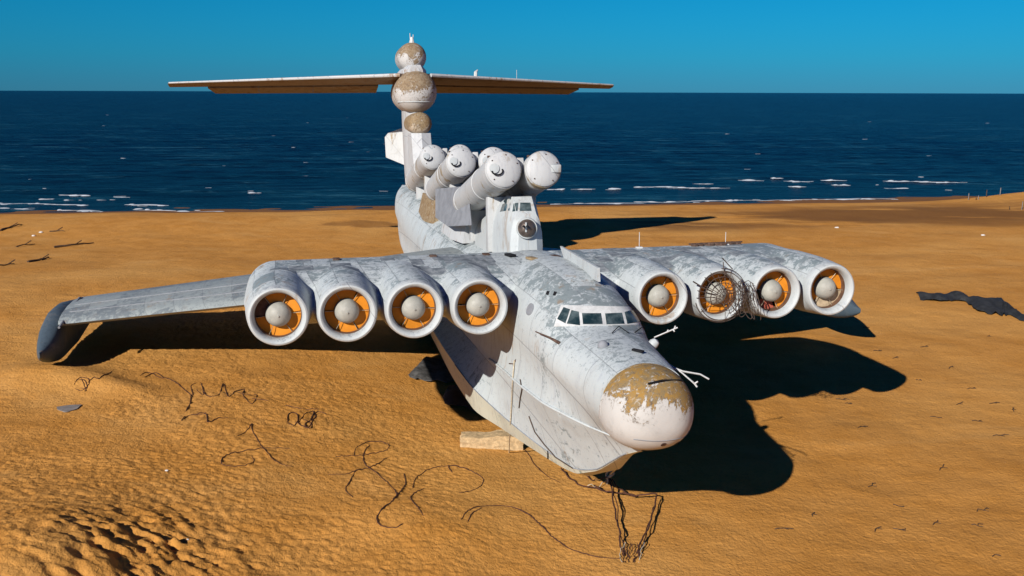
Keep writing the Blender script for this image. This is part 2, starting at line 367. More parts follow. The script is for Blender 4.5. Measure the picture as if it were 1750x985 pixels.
class G:
    """mesh accumulator for ONE part"""
    def __init__(s): s.v = []; s.f = []
    def add(s, v, f):
        k = len(s.v); s.v += [tuple(p) for p in v]; s.f += [tuple(i + k for i in q) for q in f]; return s
    def loft(s, rings, cap=True, closed=True):
        k = len(s.v); n = len(rings[0])
        for r in rings: s.v += [tuple(p) for p in r]
        for i in range(len(rings) - 1):
            for j in range(n if closed else n - 1):
                a = k + i * n + j; b = k + i * n + (j + 1) % n
                s.f.append((a, b, b + n, a + n))
        if cap and closed:
            s.f.append(tuple(k + j for j in range(n))[::-1]); s.f.append(tuple(k + (len(rings) - 1) * n + j for j in range(n)))
        return s
    def tube(s, pts, r, n=6, cap=True):
        pts = [Vector(p) for p in pts]; rr = r if isinstance(r, (list, tuple)) else [r] * len(pts)
        rings = []; up = None
        for i, p in enumerate(pts):
            t = (pts[min(i + 1, len(pts) - 1)] - pts[max(i - 1, 0)]).normalized()
            if up is None:
                up = Vector((0, 0, 1)) if abs(t.z) < .9 else Vector((1, 0, 0))
            u = t.cross(up).normalized(); w = u.cross(t).normalized(); up = w
            rings.append([p + u * math.cos(2 * math.pi * j / n) * rr[i] + w * math.sin(2 * math.pi * j / n) * rr[i] for j in range(n)])
        return s.loft(rings, cap)
    def box(s, c, d, rot=None, bev=0.0):
        bm = bmesh.new(); bmesh.ops.create_cube(bm, size=1.0)
        for v in bm.verts: v.co = Vector((v.co.x * d[0], v.co.y * d[1], v.co.z * d[2]))
        if bev: bmesh.ops.bevel(bm, geom=bm.edges[:], offset=bev, segments=2, affect='EDGES', profile=.5)
        M = rot.to_4x4() if rot is not None else Matrix()
        bm.verts.ensure_lookup_table()
        vs_ = [M @ v.co + Vector(c) for v in bm.verts]; fs = [tuple(v.index for v in f.verts) for f in bm.faces]
        bm.free(); return s.add(vs_, fs)
    def revolve(s, prof, o, ax, n=40, ref=Vector((0, 0, 1))):
        """prof: (distance along axis, radius) pairs"""
        ax = Vector(ax).normalized(); u = ax.cross(ref).normalized(); w = u.cross(ax).normalized(); o = Vector(o)
        k = len(s.v); idx = []
        for d, r in prof:
            if r < 1e-6: idx.append([len(s.v)]); s.v.append(tuple(o + ax * d))
            else:
                idx.append(list(range(len(s.v), len(s.v) + n)))
                for j in range(n):
                    a = 2 * math.pi * j / n; s.v.append(tuple(o + ax * d + u * math.cos(a) * r + w * math.sin(a) * r))
        for A, B in zip(idx, idx[1:]):
            for j in range(n):
                if len(A) == 1 and len(B) == 1: continue
                if len(A) == 1: s.f.append((A[0], B[(j + 1) % n], B[j]))
                elif len(B) == 1: s.f.append((A[j], A[(j + 1) % n], B[0]))
                else: s.f.append((A[j], A[(j + 1) % n], B[(j + 1) % n], B[j]))
        return s
    def sheet(s, top, thick, nrm):
        """closed thin solid from a grid of points (rows of points)"""
        nr, nc = len(top), len(top[0]); n = Vector(nrm)
        k = len(s.v)
        for r in top: s.v += [tuple(p) for p in r]
        for r in top: s.v += [tuple(Vector(p) - n * thick) for p in r]
        o = nr * nc
        for i in range(nr - 1):
            for j in range(nc - 1):
                a = k + i * nc + j; s.f.append((a, a + 1, a + nc + 1, a + nc)); s.f.append((a + o, a + nc + o, a + nc + 1 + o, a + 1 + o))
        ring = [(0, j) for j in range(nc)] + [(i, nc - 1) for i in range(1, nr)] + [(nr - 1, j) for j in range(nc - 2, -1, -1)] + [(i, 0) for i in range(nr - 2, 0, -1)]
        for q in range(len(ring)):
            a = k + ring[q][0] * nc + ring[q][1]; b = ring[(q + 1) % len(ring)]; b = k + b[0] * nc + b[1]
            s.f.append((a, a + o, b + o, b))
        return s
    def build(s, name, mat, parent=None, ang=35, world=False):
        if world or parent is None:
            co = np.array(s.v); base = Vector((float(co[:, 0].mean()), float(co[:, 1].mean()), float(co[:, 2].min())))
            return mesh_obj(name, [Vector(p) - base for p in s.v], s.f, mat, parent, ang, base)
        return mesh_obj(name, s.v, s.f, mat, parent, ang)

def pchip(xs, ys, x):
    xs = np.array(xs, float); ys = np.array(ys, float); x = np.asarray(x, float)
    h = np.diff(xs); d = np.diff(ys) / h; m = np.zeros(len(xs)); m[0], m[-1] = d[0], d[-1]
    for i in range(1, len(xs) - 1):
        if d[i - 1] * d[i] > 0:
            w1, w2 = 2 * h[i] + h[i - 1], h[i] + 2 * h[i - 1]; m[i] = (w1 + w2) / (w1 / d[i - 1] + w2 / d[i])
    i = np.clip(np.searchsorted(xs, x) - 1, 0, len(xs) - 2); t = (x - xs[i]) / h[i]
    return ((2 * t**3 - 3 * t**2 + 1) * ys[i] + (t**3 - 2 * t**2 + t) * h[i] * m[i] + (-2 * t**3 + 3 * t**2) * ys[i + 1] + (t**3 - t**2) * h[i] * m[i + 1])

# ================================================================== SETTING
def grid_lines(parts):
    out = [parts[0][0]]
    for a, b, s0, s1 in parts:
        x = a
        while x < b:
            t = (x - a) / (b - a); x += s0 + (s1 - s0) * t; out.append(min(x, b))
    return np.unique(np.round(np.array(out), 4))
def sheet_from(xs, ys, Z, name, mat):
    nx, ny = len(xs), len(ys); X, Y = np.meshgrid(xs, ys)
    co = np.stack([X, Y, Z], -1).reshape(-1, 3).astype(np.float32)
    i = np.arange(nx - 1)[None, :] + (np.arange(ny - 1) * nx)[:, None]
    q = np.stack([i, i + 1, i + nx + 1, i + nx], -1).reshape(-1, 4).astype(np.int32)
    me = bpy.data.meshes.new(name); me.vertices.add(len(co)); me.vertices.foreach_set('co', co.ravel())
    me.loops.add(q.size); me.loops.foreach_set('vertex_index', q.ravel())
    me.polygons.add(len(q)); me.polygons.foreach_set('loop_start', np.arange(0, q.size, 4, dtype=np.int32))
    me.polygons.foreach_set('use_smooth', np.ones(len(q), bool)); me.update(calc_edges=True)
    me.materials.append(MAT[mat]); o = bpy.data.objects.new(name, me); COL.objects.link(o); return o
xs = grid_lines([(-20000, -300, 4000, 120), (-300, -60, 40, 2), (-60, -20, 1.2, .12), (-20, 16, .075, .075), (16, 60, .12, 1.2), (60, 300, 2, 40), (300, 20000, 120, 4000)])
ys = grid_lines([(-20000, -300, 4000, 120), (-300, 10, 40, 1.5), (10, 21, .8, .08), (21, 36, .065, .065), (36, 60, .08, .16), (60, 150, .3, .8), (150, 260, 2, 8)])
X, Y = np.meshgrid(xs, ys)
tag(sheet_from(xs, ys, terrain(X, Y, True), 'sand', 'sand'), 'rippled orange sand beach under the stranded craft', 'sand', kind='structure')
xs = grid_lines([(-30000, -1500, 5000, 300), (-1500, -160, 120, 6), (-160, 160, .9, .9), (160, 1500, 6, 120), (1500, 30000, 300, 5000)])
ys = grid_lines([(95, 280, .55, .8), (280, 700, .8, 8), (700, 3000, 10, 150), (3000, 40000, 200, 5000)])
X, Y = np.meshgrid(xs, ys)
fade = (1 - sstep(300, 900, Y)) * (1 - sstep(150, 260, np.abs(X)))
dsh = Y - (134.5 + .148 * X)
amp = fade * (0.25 + .75 * sstep(0, 40, dsh))
Zs = SEA_Z + amp * (0.42 * fbm(X / 17, Y / 5.5, 3) + 0.26 * fbm(X / 5 + 9, Y / 1.9, 2))
tag(sheet_from(xs, ys, Zs, 'sea', 'sea'), 'choppy dark blue sea reaching to the horizon', 'sea', kind='structure')

# surf: low broken crests of foam
foam = G()
def foam_line(u0, u1, v, dv, h=.28, wid=1.0):
    p0 = ground(u0, v, SEA_Z); p1 = ground(u1, v + dv, SEA_Z); L = (p1 - p0).length; n = max(8, int(L / .5))
    ph = random.uniform(0, 90)
    rows = [[], [], [], [], []]
    for i in range(n + 1):
        t = i / n; c = p0.lerp(p1, t) + Vector((0, .9 * float(fbm(t * L / 6 + ph, ph, 3)) * 3, 0))
        a = (math.sin(math.pi * t) ** .6 + .03) * (.25 + 1.2 * float(vnoise(t * L / 1.1 + ph, 3.0))); a *= .06 + .94 * float(sstep(.30, .48, vnoise(t * L / 2.4 + ph, 7.0)))
        w = wid * a; hh = h * a
        for k, (dy, dz) in enumerate(((-1, -.25), (-.55, .55), (0, 1.0), (.5, .6), (1.0, -.25))):
            rows[k].append(Vector((c.x, c.y + dy * w, SEA_Z + .05 + dz * hh + .35 * hh * float(vnoise(c.x * 2.1, c.y * 2.1 + k)))))
    foam.sheet(rows, .03, (0, 0, 1))
for a in [(-10, 152, 349, 2), (108, 192, 343, 0), (100, 150, 334, 1), (195, 216, 337, 1), (214, 288, 350, 2), (70, 90, 341, 0), (0, 60, 357, 1),
          (228, 300, 359, 2), (290, 380, 362, 1), (425, 446, 331, 0), (100, 170, 360, 1),
          (935, 960, 324, 0), (975, 1012, 324, 0), (1034, 1052, 324, 0), (1094, 1170, 320, 1), (1150, 1248, 322, 0), (1186, 1214, 315, 0), (1262, 1300, 309, 0),
          (1318, 1338, 305, 0), (1344, 1382, 310, 1), (1348, 1378, 320, 0), (1415, 1446, 309, 0), (1418, 1452, 316, 1), (1512, 1590, 310, 1), (1580, 1642, 312, 1), (1514, 1552, 323, 0),
          (1180, 1350, 343.5, -1), (1350, 1530, 341.5, -1), (940, 1100, 349.5, -2), (1090, 1200, 346, -1)]:
    u0, u1, v, dv = a; k = 1.0 if v < 340 else .7
    foam_line(u0, u1, v, dv, h=.05 * k, wid=.30)
    for q in range(int(2 + (u1 - u0) / 25)):
        c_ = random.uniform(u0, u1); l_ = random.uniform(8, 26)
        foam_line(c_ - l_ / 2, c_ + l_ / 2, v + dv * (c_ - u0) / (u1 - u0) + random.uniform(-.7, .7), 0, h=.10 * k, wid=.30)
for i in range(34):
    u = random.uniform(-20, 1770); v = 172 + 160 * random.random() ** .7
    k = (v - 150) / 190
    if 660 < u < 960: continue
    foam_line(u, u + random.uniform(5, 14) * (.2 + k), v, random.uniform(-.3, .3), h=.035, wid=.22 + .1 * k)
tag(foam.build('surf_foam', 'foam', None), 'white foam of small breaking waves along the shore', 'foam', kind='stuff')

# ================================================================== THE CRAFT
craft = empty('ekranoplan'); craft.matrix_world = AC
tag(craft, 'huge weathered white ekranoplan with eight round jet intakes stranded on sand', 'ekranoplan')

# ---- hull
KX = [-1.15, -2.4, -3.2, -4.3, -4.9, -5.25, -5.8, -6.6, -8.8, -11, -14, -18, -24, -32, -40, -46, -50, -54, -60, -62]
hk = dict(
    zt=[1.36, 1.53, 1.60, 1.68, 1.74, 1.86, 2.26, 2.58, 3.08, 3.20, 3.15, 2.70, 2.55, 2.75, 3.20, 3.65, 3.80, 3.70, 3.3, 3.2],
    w=[1.34, 1.49, 1.58, 1.74, 1.82, 1.86, 1.92, 1.98, 2.10, 2.15, 2.2, 2.2, 2.2, 2.2, 2.2, 2.15, 2.0, 1.6, .6, .2],
    zm=[.25, .28, .32, .38, .42, .45, .5, .55, .7, .7, .6, .5, .5, .6, .9, 1.3, 1.6, 2.0, 2.4, 2.5],
    ya=[.30, .68, 1.02, 1.42, 1.62, 1.74, 1.88, 2.00, 2.22, 2.26, 2.16, 2.12, 2.1, 2.1, 2.2, 2.05, 1.8, 1.4, .5, .18],
    za=[-1.10, -1.12, -1.10, -1.05, -1.02, -1.00, -.98, -.95, -.9, -.98, -1.30, -1.45, -1.5, -1.5, -.9, -.5, 0, .8, 1.9, 2.3],
    yc=[.05, .16, .27, .43, .55, .63, .82, 1.10, 1.76, 2.30, 2.92, 3.10, 3.0, 2.8, 2.2, 1.8, 1.5, 1.1, .4, .15],
    zc=[-1.26, -1.83, -2.32, -2.98, -3.20, -3.32, -3.42, -3.34, -3.10, -2.84, -2.42, -2.20, -2.2, -2.2, -2.2, -1.6, -.9, .1, 1.6, 2.2],
    yb=[.05, .15, .25, .41, .52, .58, .74, .98, 1.58, 2.12, 2.80, 2.86, 2.7, 2.4, 1.6, 1.2, .9, .6, .25, .1],
    zb=[-1.28, -1.86, -2.36, -3.03, -3.29, -3.44, -3.62, -3.66, -3.62, -3.58, -3.5, -3.4, -3.3, -3.2, -2.9, -2.2, -1.4, -.3, 1.4, 2.15],
    zk=[-1.30, -1.88, -2.38, -3.06, -3.34, -3.50, -3.76, -4.1, -4.5, -4.8, -5.0, -5.0, -4.8, -4.3, -3.7, -2.7, -1.7, -.5, 1.3, 2.1])
kx = [-a for a in KX]
def H_(k, x): return float(pchip(kx, hk[k], -x))
def hull_half(x):
    zt, w, zm, ya, za, yc, zc, yb, zb, zk = [H_(k, x) for k in ('zt', 'w', 'zm', 'ya', 'za', 'yc', 'zc', 'yb', 'zb', 'zk')]
    pts = []; p = 2 / 2.35
    for i in range(15):
        a = math.pi / 2 * i / 14; pts.append((w * math.sin(a) ** p, zm + (zt - zm) * max(0, math.cos(a)) ** p))
    for i in range(1, 8):
        t = i / 7; cc = math.sin(math.pi * t) * (.10 - .42 * max(0.0, 1 - (-1.15 - x) / 3.2))
        pts.append((w + (ya - w) * t - cc, zm + (za - zm) * t))
    for i in range(1, 7):
        t = i / 6; pts.append((ya + (yc - ya) * t - .05 * math.sin(math.pi * t), za + (zc - za) * t))
    n_up = len(pts)
    for i in range(1, 6): t = i / 5; pts.append((yc + (yb - yc) * t, zc + (zb - zc) * t))
    for i in range(1, 6): t = i / 5; pts.append((yb * (1 - t), zb + (zk - zb) * t))
    return pts, n_up
sx = list(np.arange(-1.15, -7.0, -.14)) + list(np.arange(-7.0, -20, -.4)) + list(np.arange(-20, -62.01, -1.0))
upper, lower = [], []
for x in sx:
    h, nu = hull_half(x)
    up = h[:nu]; lo = h[nu - 1:]
    upper.append([(x, y, z) for y, z in reversed(up)] + [(x, -y, z) for y, z in up[1:]])
    lower.append([(x, y, z) for y, z in lo] + [(x, -y, z) for y, z in reversed(lo[:-1])])
g = G(); g.loft(upper, closed=False)
k0 = len(g.v); g.v.append((-1.10, 0, .1)); n_ = len(upper[0])
for j in range(n_ - 1): g.f.append((k0, j + 1, j))
hull = g.build('hull', 'hull', craft, 32)
g = G(); g.loft(lower, closed=False)
keel = g.build('hull_bottom', 'bottom', craft, 32)
def bvh_of(obs):
    v, f = [], []
    for o in obs:
        k = len(v); v += [Vector(p.co) for p in o.data.vertices]; f += [tuple(i + k for i in p.vertices) for p in o.data.polygons]
    return BVHTree.FromPolygons(v, f)
HB = bvh_of([hull, keel])
def hit(u, v, b=None):
    """point and outward normal on the hull skin (craft coordinates)"""
    d = ray_l(u, v); p, n, i, t = (b or HB).ray_cast(CAML, d)
    if p is None:                                     # just off the edge: take the closest skin point
        best = None
        for k in range(200):
            q = CAML + d * (20 + k * .25); r_ = (b or HB).find_nearest(q)
            if r_[0] is not None and (best is None or r_[3] < best[3]): best = r_
        p, n = best[0], best[1]
        if best[3] > .35: print('OFF SKIN', u, v, best[3])
    if n.dot(d) > 0: n = -n
    return p, n
def skin_patch(quad, off, nu=5, nv=4):
    """grid of points that follows the skin inside a quadrilateral"""
    rows = []
    for i in range(nv):
        r = []
        for j in range(nu):
            s, t = j / (nu - 1), i / (nv - 1)
            u = (quad[0][0] * (1 - s) + quad[1][0] * s) * (1 - t) + (quad[3][0] * (1 - s) + quad[2][0] * s) * t
            v = (quad[0][1] * (1 - s) + quad[1][1] * s) * (1 - t) + (quad[3][1] * (1 - s) + quad[2][1] * s) * t
            p, n = hit(u, v); r.append(p + n * off)
        rows.append(r)
    return rows
def skin_line(pix, off, per=5):
    out = []
    for a, b in zip(pix, pix[1:]):
        for i in range(per):
            t = i / per; p, n = hit(a[0] + (b[0] - a[0]) * t, a[1] + (b[1] - a[1]) * t); out.append(p + n * off)
    p, n = hit(*pix[-1]); out.append(p + n * off); return out

# ---- nose radome
g = G(); rings = []
for i in range(22):
    t = i / 21.0; a = t * math.pi / 2
    x = -1.08 + 1.50 * math.sin(a) ; s = math.cos(a) ** .72 if i < 21 else 0.004
    hw = 1.37 * s; zc_ = .15 - .05 * t; top = 1.25 * s; bot = 1.24 * s
    rings.append([(x, hw * math.copysign(abs(math.cos(q)) ** .92, math.cos(q)), zc_ + (top * math.sin(q) if math.sin(q) > 0 else -bot * abs(math.sin(q)) ** .82)) for q in [2 * math.pi * j / 44 for j in range(44)]])
back = [(-1.5, p[1] * .97, .15 + (p[2] - .15) * .97) for p in rings[0]]
g.loft([back] + rings)
radome = g.build('nose_radome', 'nose', hull, 40)
RB = bvh_of([radome])
for u, v in ((1134, 760), (1157, 758)):
    p, n = hit(u, v, RB)
    G().revolve([(-.03, 0.0), (-.03, .085), (.012, .085), (.014, .06), (.006, 0)], p, n, 14, Vector((0, 1, .1))).build('vent', 'steel', radome)
# seam band under the radome
g = G(); pts = []
for j in range(45):
    q = 2 * math.pi * j / 44; pts.append((-1.09, 1.372 * math.cos(q), .15 + (1.252 if math.sin(q) > 0 else 1.242) * math.sin(q)))
g.tube(pts, .016, 5, False); g.build('radome_seam', 'nose', radome)
# split line low on the chin
g = G(); pts = []
for i in range(30):
    u = 1083 + (1186 - 1083) * i / 29; v = 751 + 4 * math.sin(math.pi * i / 29) - 10 * (i / 29) ** 3
    try:
        p, n = hit(u, v, RB); pts.append(p + n * .004)
    except RuntimeError: pass
g.tube(pts, .014, 4); g.build('chin_seam', 'grey', radome)

# ---- cockpit glazing
def z3(*pp): return [(840 + a / 4.105, 420 + b / 4.105) for a, b in pp]
PANES = [z3((508, 436), (551, 452), (520, 547), (464, 516)), z3((562, 457), (612, 468), (621, 562), (530, 549)),
         z3((634, 478), (766, 478), (778, 555), (642, 555)), z3((795, 480), (912, 475), (930, 553), (806, 557)),
         z3((930, 470), (996, 452), (1036, 536), (950, 553))]
frame = G().sheet(skin_patch(z3((488, 420), (1012, 432), (1056, 556), (440, 566)), .02, 30, 7), .06, (.3, 0, 1)).build('windscreen_frame', 'whitebar', hull, 50)
for q in PANES:
    G().sheet(skin_patch(q, .035, 6, 4), .02, (.3, 0, 1)).build('window_pane', 'glass', frame, 40)
# wipers, probes, small domes
for a, b, c in (((1046, 571), (1057, 562), (1074, 571)), ((1085, 570), (1096, 560), (1108, 566))):
    G().tube([hit(*a)[0] + Vector((0, 0, .03)), hit(*b)[0] + hit(*b)[1] * .09, hit(*c)[0] + Vector((0, 0, .04))], .018, 5).build('wiper', 'dark', hull)
p, n = hit(1031, 592); G().revolve([(-.05, 0), (-.05, .16), (.05, .17), (.14, .13), (.19, .05), (.2, 0)], p, n, 18, Vector((1, 0, 0))).build('sensor_dome', 'grey', hull)
p, n = hit(1120, 585); G().revolve([(-.1, 0), (-.1, .16), (.08, .17), (.2, .12), (.25, 0)], p, n, 18, Vector((1, 0, 0))).build('sensor_dome', 'lip', hull)
p, n = hit(1090, 602); G().box(p + n * .05, (.42, .12, .07), Matrix.Rotation(.5, 3, 'Z'), .01).build('vent_cover', 'dark', hull)
p0, n0 = hit(957, 587); p1, n1 = hit(942, 579); p2 = hit(928, 571)[0] + hit(928, 571)[1] * .30
G().tube([p0, p1 + n1 * .12, p2], [.06, .035, .02], 6).build('pitot_probe', 'steel', hull)
for q in (z3((390, 318), (408, 322), (398, 348), (380, 342)), z3((440, 322), (460, 326), (448, 352), (430, 348))):
    G().sheet(skin_patch(q, .012, 3, 3), .02, (0, -.5, .8)).build('air_slot', 'dark', hull)
# oval escape hatch on the starboard flank
ring = []
for j in range(25):
    a = 2 * math.pi * j / 24; pu, pv = 906 + 5.5 * math.cos(a) + 2.2 * math.sin(a), 529 - 9.5 * math.sin(a) ; q, n = hit(pu, pv); ring.append(q + n * .01)
g = G(); g.tube(ring, .02, 5, False)
c_, n_2 = hit(906, 529); k = len(g.v); g.v.append(tuple(c_ + n_2 * .03)); g.v += [tuple(p) for p in ring[:-1]]
for j in range(24): g.f.append((k, k + 1 + j, k + 1 + (j + 1) % 24))
g.build('escape_hatch', 'grey', hull)
# strakes and hanging wires on the bow flank
rail = []
for x in np.arange(-1.6, -13.5, -.3): rail.append(Vector((x, -H_('ya', x) - .012, H_('za', x))))
G().tube(rail, [.02 + .035 * min(1, i / 8) for i in range(len(rail))], 6).build('spray_rail', 'lip', hull)
rail2 = [Vector((p.x, -p.y, p.z)) for p in rail]
G().tube(rail2, [.02 + .035 * min(1, i / 8) for i in range(len(rail2))], 6).build('spray_rail', 'lip', hull)
rail = [Vector((x, -H_('yc', x) - .01, H_('zc', x))) for x in np.arange(-2.2, -17, -.4)]
G().tube(rail, .022, 5).build('chine_strip', 'grey', hull)
G().tube(skin_line([(890, 649), (893, 664), (890, 680), (888, 697)], .03), .022, 5).build('hanging_wire', 'wire', hull)
G().tube(skin_line([(905, 711), (915, 738), (930, 758), (946, 776)], .03) + skin_line([(950, 781), (980, 800)], .03), .022, 5).build('hanging_wire', 'wire', hull)
G().tube(skin_line([(937, 771), (937, 787)], .02), .03, 5).build('drain_pipe', 'dark', hull)

# towing boom and antenna rods on the port bow
def rods(name, lines, mat, par, r=.03):
    g = G()
    for pts in lines: g.tube(pts, r, 5)
    return g.build(name, mat, par)
a = on_y(1135, 618, 1.60); b = on_y(1165, 637, 1.72); c = on_y(1187, 656, 1.80); d = on_y(1168, 635, 1.78); e = on_y(1197, 640, 1.95); f_ = on_y(1211, 648, 2.0)
rods('antenna_boom', [[on_y(1108, 592, 1.55), a, b, c], [a.lerp(b, .6), d, e, f_], [c + Vector((0, -.08, .07)), c, c + Vector((.03, .07, -.10))], [c, c + Vector((0, .10, .06))]], 'whitebar', hull, .028)
a = on_y(1118, 577, 1.85); b = on_y(1158, 560, 2.6)
rods('antenna_rod', [[a, b], [a.lerp(b, .55), a.lerp(b, .6) + Vector((0, 0, .06))], [a.lerp(b, .8), a.lerp(b, .85) + Vector((.05, 0, -.08))], [a.lerp(b, .86), a.lerp(b, .88) + Vector((0, .02, .10))]], 'whitebar', hull, .024)
G().tube([hit(1107, 659, RB)[0] + Vector((.02, 0, .06)), hit(1130, 655, RB)[0] + Vector((.03, 0, .09)), hit(1166, 653, RB)[0] + Vector((.02, 0, .06))], .03, 5).build('loose_rod', 'dark', radome)

# ---- blade fence behind the cockpit
A = on_y(957, 421, .55); B = on_y(1022, 460, .55); 
bl = [on_y(957, 421, .55), on_y(1021, 458, .55), on_y(1022, 482, .55), on_y(966, 450, .55)]
g = G(); t = Vector((0, .09, 0)); g.add([p for p in bl] + [p + t for p in bl], [(0, 1, 2, 3), (7, 6, 5, 4), (0, 4, 5, 1), (1, 5, 6, 2), (2, 6, 7, 3), (3, 7, 4, 0)])
g.build('blade_fence', 'lip', hull, 30)

# ---- engine pylons with eight jets
EX, EZ, E0, ES = -8.43, 1.94, 3.50, 2.357
def remesh_join(name, g, mat, parent, vox=.075, it=8):
    tmp = mesh_obj('tmp_' + name, g.v, g.f, mat, None, None)
    m = tmp.modifiers.new('r', 'REMESH'); m.mode = 'VOXEL'; m.voxel_size = vox
    s = tmp.modifiers.new('s', 'SMOOTH'); s.factor = .5; s.iterations = it
    dg = bpy.context.evaluated_depsgraph_get(); me = bpy.data.meshes.new_from_object(tmp.evaluated_get(dg)); me.name = name
    bpy.data.objects.remove(tmp)
    me.materials.clear(); me.materials.append(MAT[mat]); me.polygons.foreach_set('use_smooth', [True] * len(me.polygons))
    o = bpy.data.objects.new(name, me); COL.objects.link(o); o.parent = parent; return o
def pyl_section(y, k=1.0):
    """closed aerofoil ring of the stub wing at span y; k shrinks it towards the tip"""
    up = [(-10.15, 0), (-10.3, .42), (-10.8, .74), (-11.8, 1.02), (-13.0, 1.17), (-14.2, 1.20), (-15.4, 1.02), (-17.0, .62), (-18.6, .12)]
    lo = [(-18.6, .04), (-16.5, -.35), (-14.5, -.75), (-12.5, -.95), (-11.2, -.85), (-10.4, -.45)]
    out = []
    for x, z in up + lo:
        out.append((-13.5 + (x + 13.5) * (1 - .35 * (1 - k)), y, EZ - .02 + z * k))
    return out
for side in (-1, 1):
    g = G(); secs = []
    for y in np.linspace(.6, 10.7, 14): secs.append(pyl_section(side * y))
    for i in range(1, 7):
        a = i / 6 * math.pi / 2; secs.append(pyl_section(side * (10.7 + 1.15 * math.sin(a)), max(.04, math.cos(a))))
    g.loft(secs)
    for i in range(4):
        c = Vector((EX, side * (E0 + ES * i), EZ))
        prof = [(-1.75, 0), (-1.75, .84), (-.10, .84), (-.02, .90), (-.02, 1.0), (-.10, 1.03), (-.7, 1.11), (-1.6, 1.17), (-3.0, 1.20), (-5.0, 1.14), (-6.6, .95), (-7.6, .72), (-7.6, 0)]
        gg = G().revolve(prof, c, (1, 0, 0), 40); g.add(gg.v, gg.f)
    pyl = remesh_join('engine_pylon', g, 'pylon', craft)
    for i in range(4):
        c = Vector((EX, side * (E0 + ES * i), EZ))
        num = (i if side > 0 else -i - 1)
        tw = random.uniform(-.16, .16)
        # lip and duct wall
        g = G().revolve([(-1.55, .80), (-.4, .795), (-.16, .805), (-.05, .835), (.03, .885), (.055, .945), (.03, 1.0), (-.06, 1.036), (-.2, 1.055), (-.45, 1.06), (-.45, 1.0), (-.2, .99), (-.2, .86), (-1.55, .83), (-1.55, .80)], c, (1, 0, 0), 56)
        eng = g.build('engine_intake', 'lip', craft, 40)
        g = G().revolve([(-1.5, .0), (-1.5, .79), (-.30, .79), (-.30, .775), (-1.47, .775), (-1.47, 0)], c, (1, 0, 0), 48); g.build('intake_duct', 'duct', eng, 40)
        # spinner
        g = G().revolve([(-1.2, .0), (-1.2, .40), (-.56, .41), (-.46, .435), (-.32, .445), (-.18, .425), (-.06, .37), (.04, .275), (.10, .15), (.118, .035), (.15, .03), (.155, 0)], c + Vector((-.19, .0, 0)), (1, 0, 0), 36); g.build('spinner', 'spinner', eng, 40)
        # blanking plates between the guide vanes
        for s in range(6):
            a0 = s * math.pi / 3 + R(1.2) + tw; a1 = (s + 1) * math.pi / 3 - R(1.2) + tw; tilt = random.uniform(-.04, .04)
            mat = 'orange'
            if side > 0 and i == 3 and s in (4, 5): mat = 'tan'
            if side > 0 and i == 2 and s == 4: mat = 'striped'
            if side < 0 and i == 3 and s == 2: mat = 'duct'  # shade on this upper plate is put in as dark brown colour
            if (side > 0 and i == 2 and s == 3): continue
            rows = []
            for rr in (.445, .62, .78):
                rows.append([c + Vector((-.53 + .04 * math.sin(q * 6 / 6 * math.pi) + tilt * (q - 3) / 3 - .02 * random.random(), rr * math.cos(a0 + (a1 - a0) * q / 6), rr * math.sin(a0 + (a1 - a0) * q / 6))) for q in range(7)])
            if mat == 'striped':
                for r_ in rows: 
                    for p in r_: p.x -= .20
            G().sheet(rows, .025, (1, 0, 0)).build('blanking_plate', mat, eng, 30)
        for s in range(6):
            a = s * math.pi / 3 + tw + random.uniform(-.03, .03)
            G().tube([c + Vector((-.46, .42 * math.cos(a), .42 * math.sin(a))), c + Vector((-.41, .80 * math.cos(a), .80 * math.sin(a)))], .010, 5).build('guide_strut', 'strut', eng)
        if side > 0 and i == 1:           # the torn wire guard over one intake
            g = G()
            for rr, dx, a0, a1 in ((.30, .30, 0, 6.28), (.52, .26, -.5, 3.6), (.74, .20, -1.2, 3.2), (.95, .10, -2.6, 2.9), (1.05, .05, -2.9, 1.6)):
                g.tube([c + Vector((dx + .03 * math.sin(5 * t), rr * math.cos(t), rr * math.sin(t))) for t in np.linspace(a0, a1, 30)], .016, 4)
            for q in range(22):
                a = q / 22 * 2 * math.pi; r1 = 1.02 if q % 3 else .8
                if 14 <= q <= 16: continue
                g.tube([c + Vector((.30, .14 * math.cos(a), .14 * math.sin(a))), c + Vector((.27, .5 * math.cos(a + .03), .5 * math.sin(a + .03))), c + Vector((.08, r1 * math.cos(a + .05), r1 * math.sin(a + .05)))], .013, 4)
            # sprung loops hanging off to one side
            for q in range(9):
                o_ = Vector((.2 + .05 * q % 3, .55 + .09 * q, -.25 + .05 * (q % 4))); ra = .42 + .05 * (q % 3)
                g.tube([c + o_ + Vector((.12 * math.sin(2 * t + q), .38 * ra * math.cos(t + q * .2), ra * 1.35 * math.sin(t))) for t in np.linspace(0, 5.6, 22)], .013, 4)
            for q in range(7):
                z0 = -.75 + q * .2; g.tube([c + Vector((.25, .62, z0)), c + Vector((.28, 1.0 + .05 * (q % 2), z0 + .12)), c + Vector((.2, 1.28, z0 - .05))], .012, 4)
            g.tube([c + Vector((.1, .02, 1.30)), c + Vector((.15, .05, .95)), c + Vector((.2, .5, .4))], .02, 4)
            g.tube([c + Vector((.1, -.02, 1.45)), c + Vector((.1, .42, 1.0))], .02, 4)
            g.tube([c + Vector((.25, -1.25, .62)), c + Vector((.2, -.8, .35)), c + Vector((.2, -.45, .2))], .028, 5)
            o = g.build('wire_guard', 'wire', eng, 60)
    PB = bvh_of([pyl])
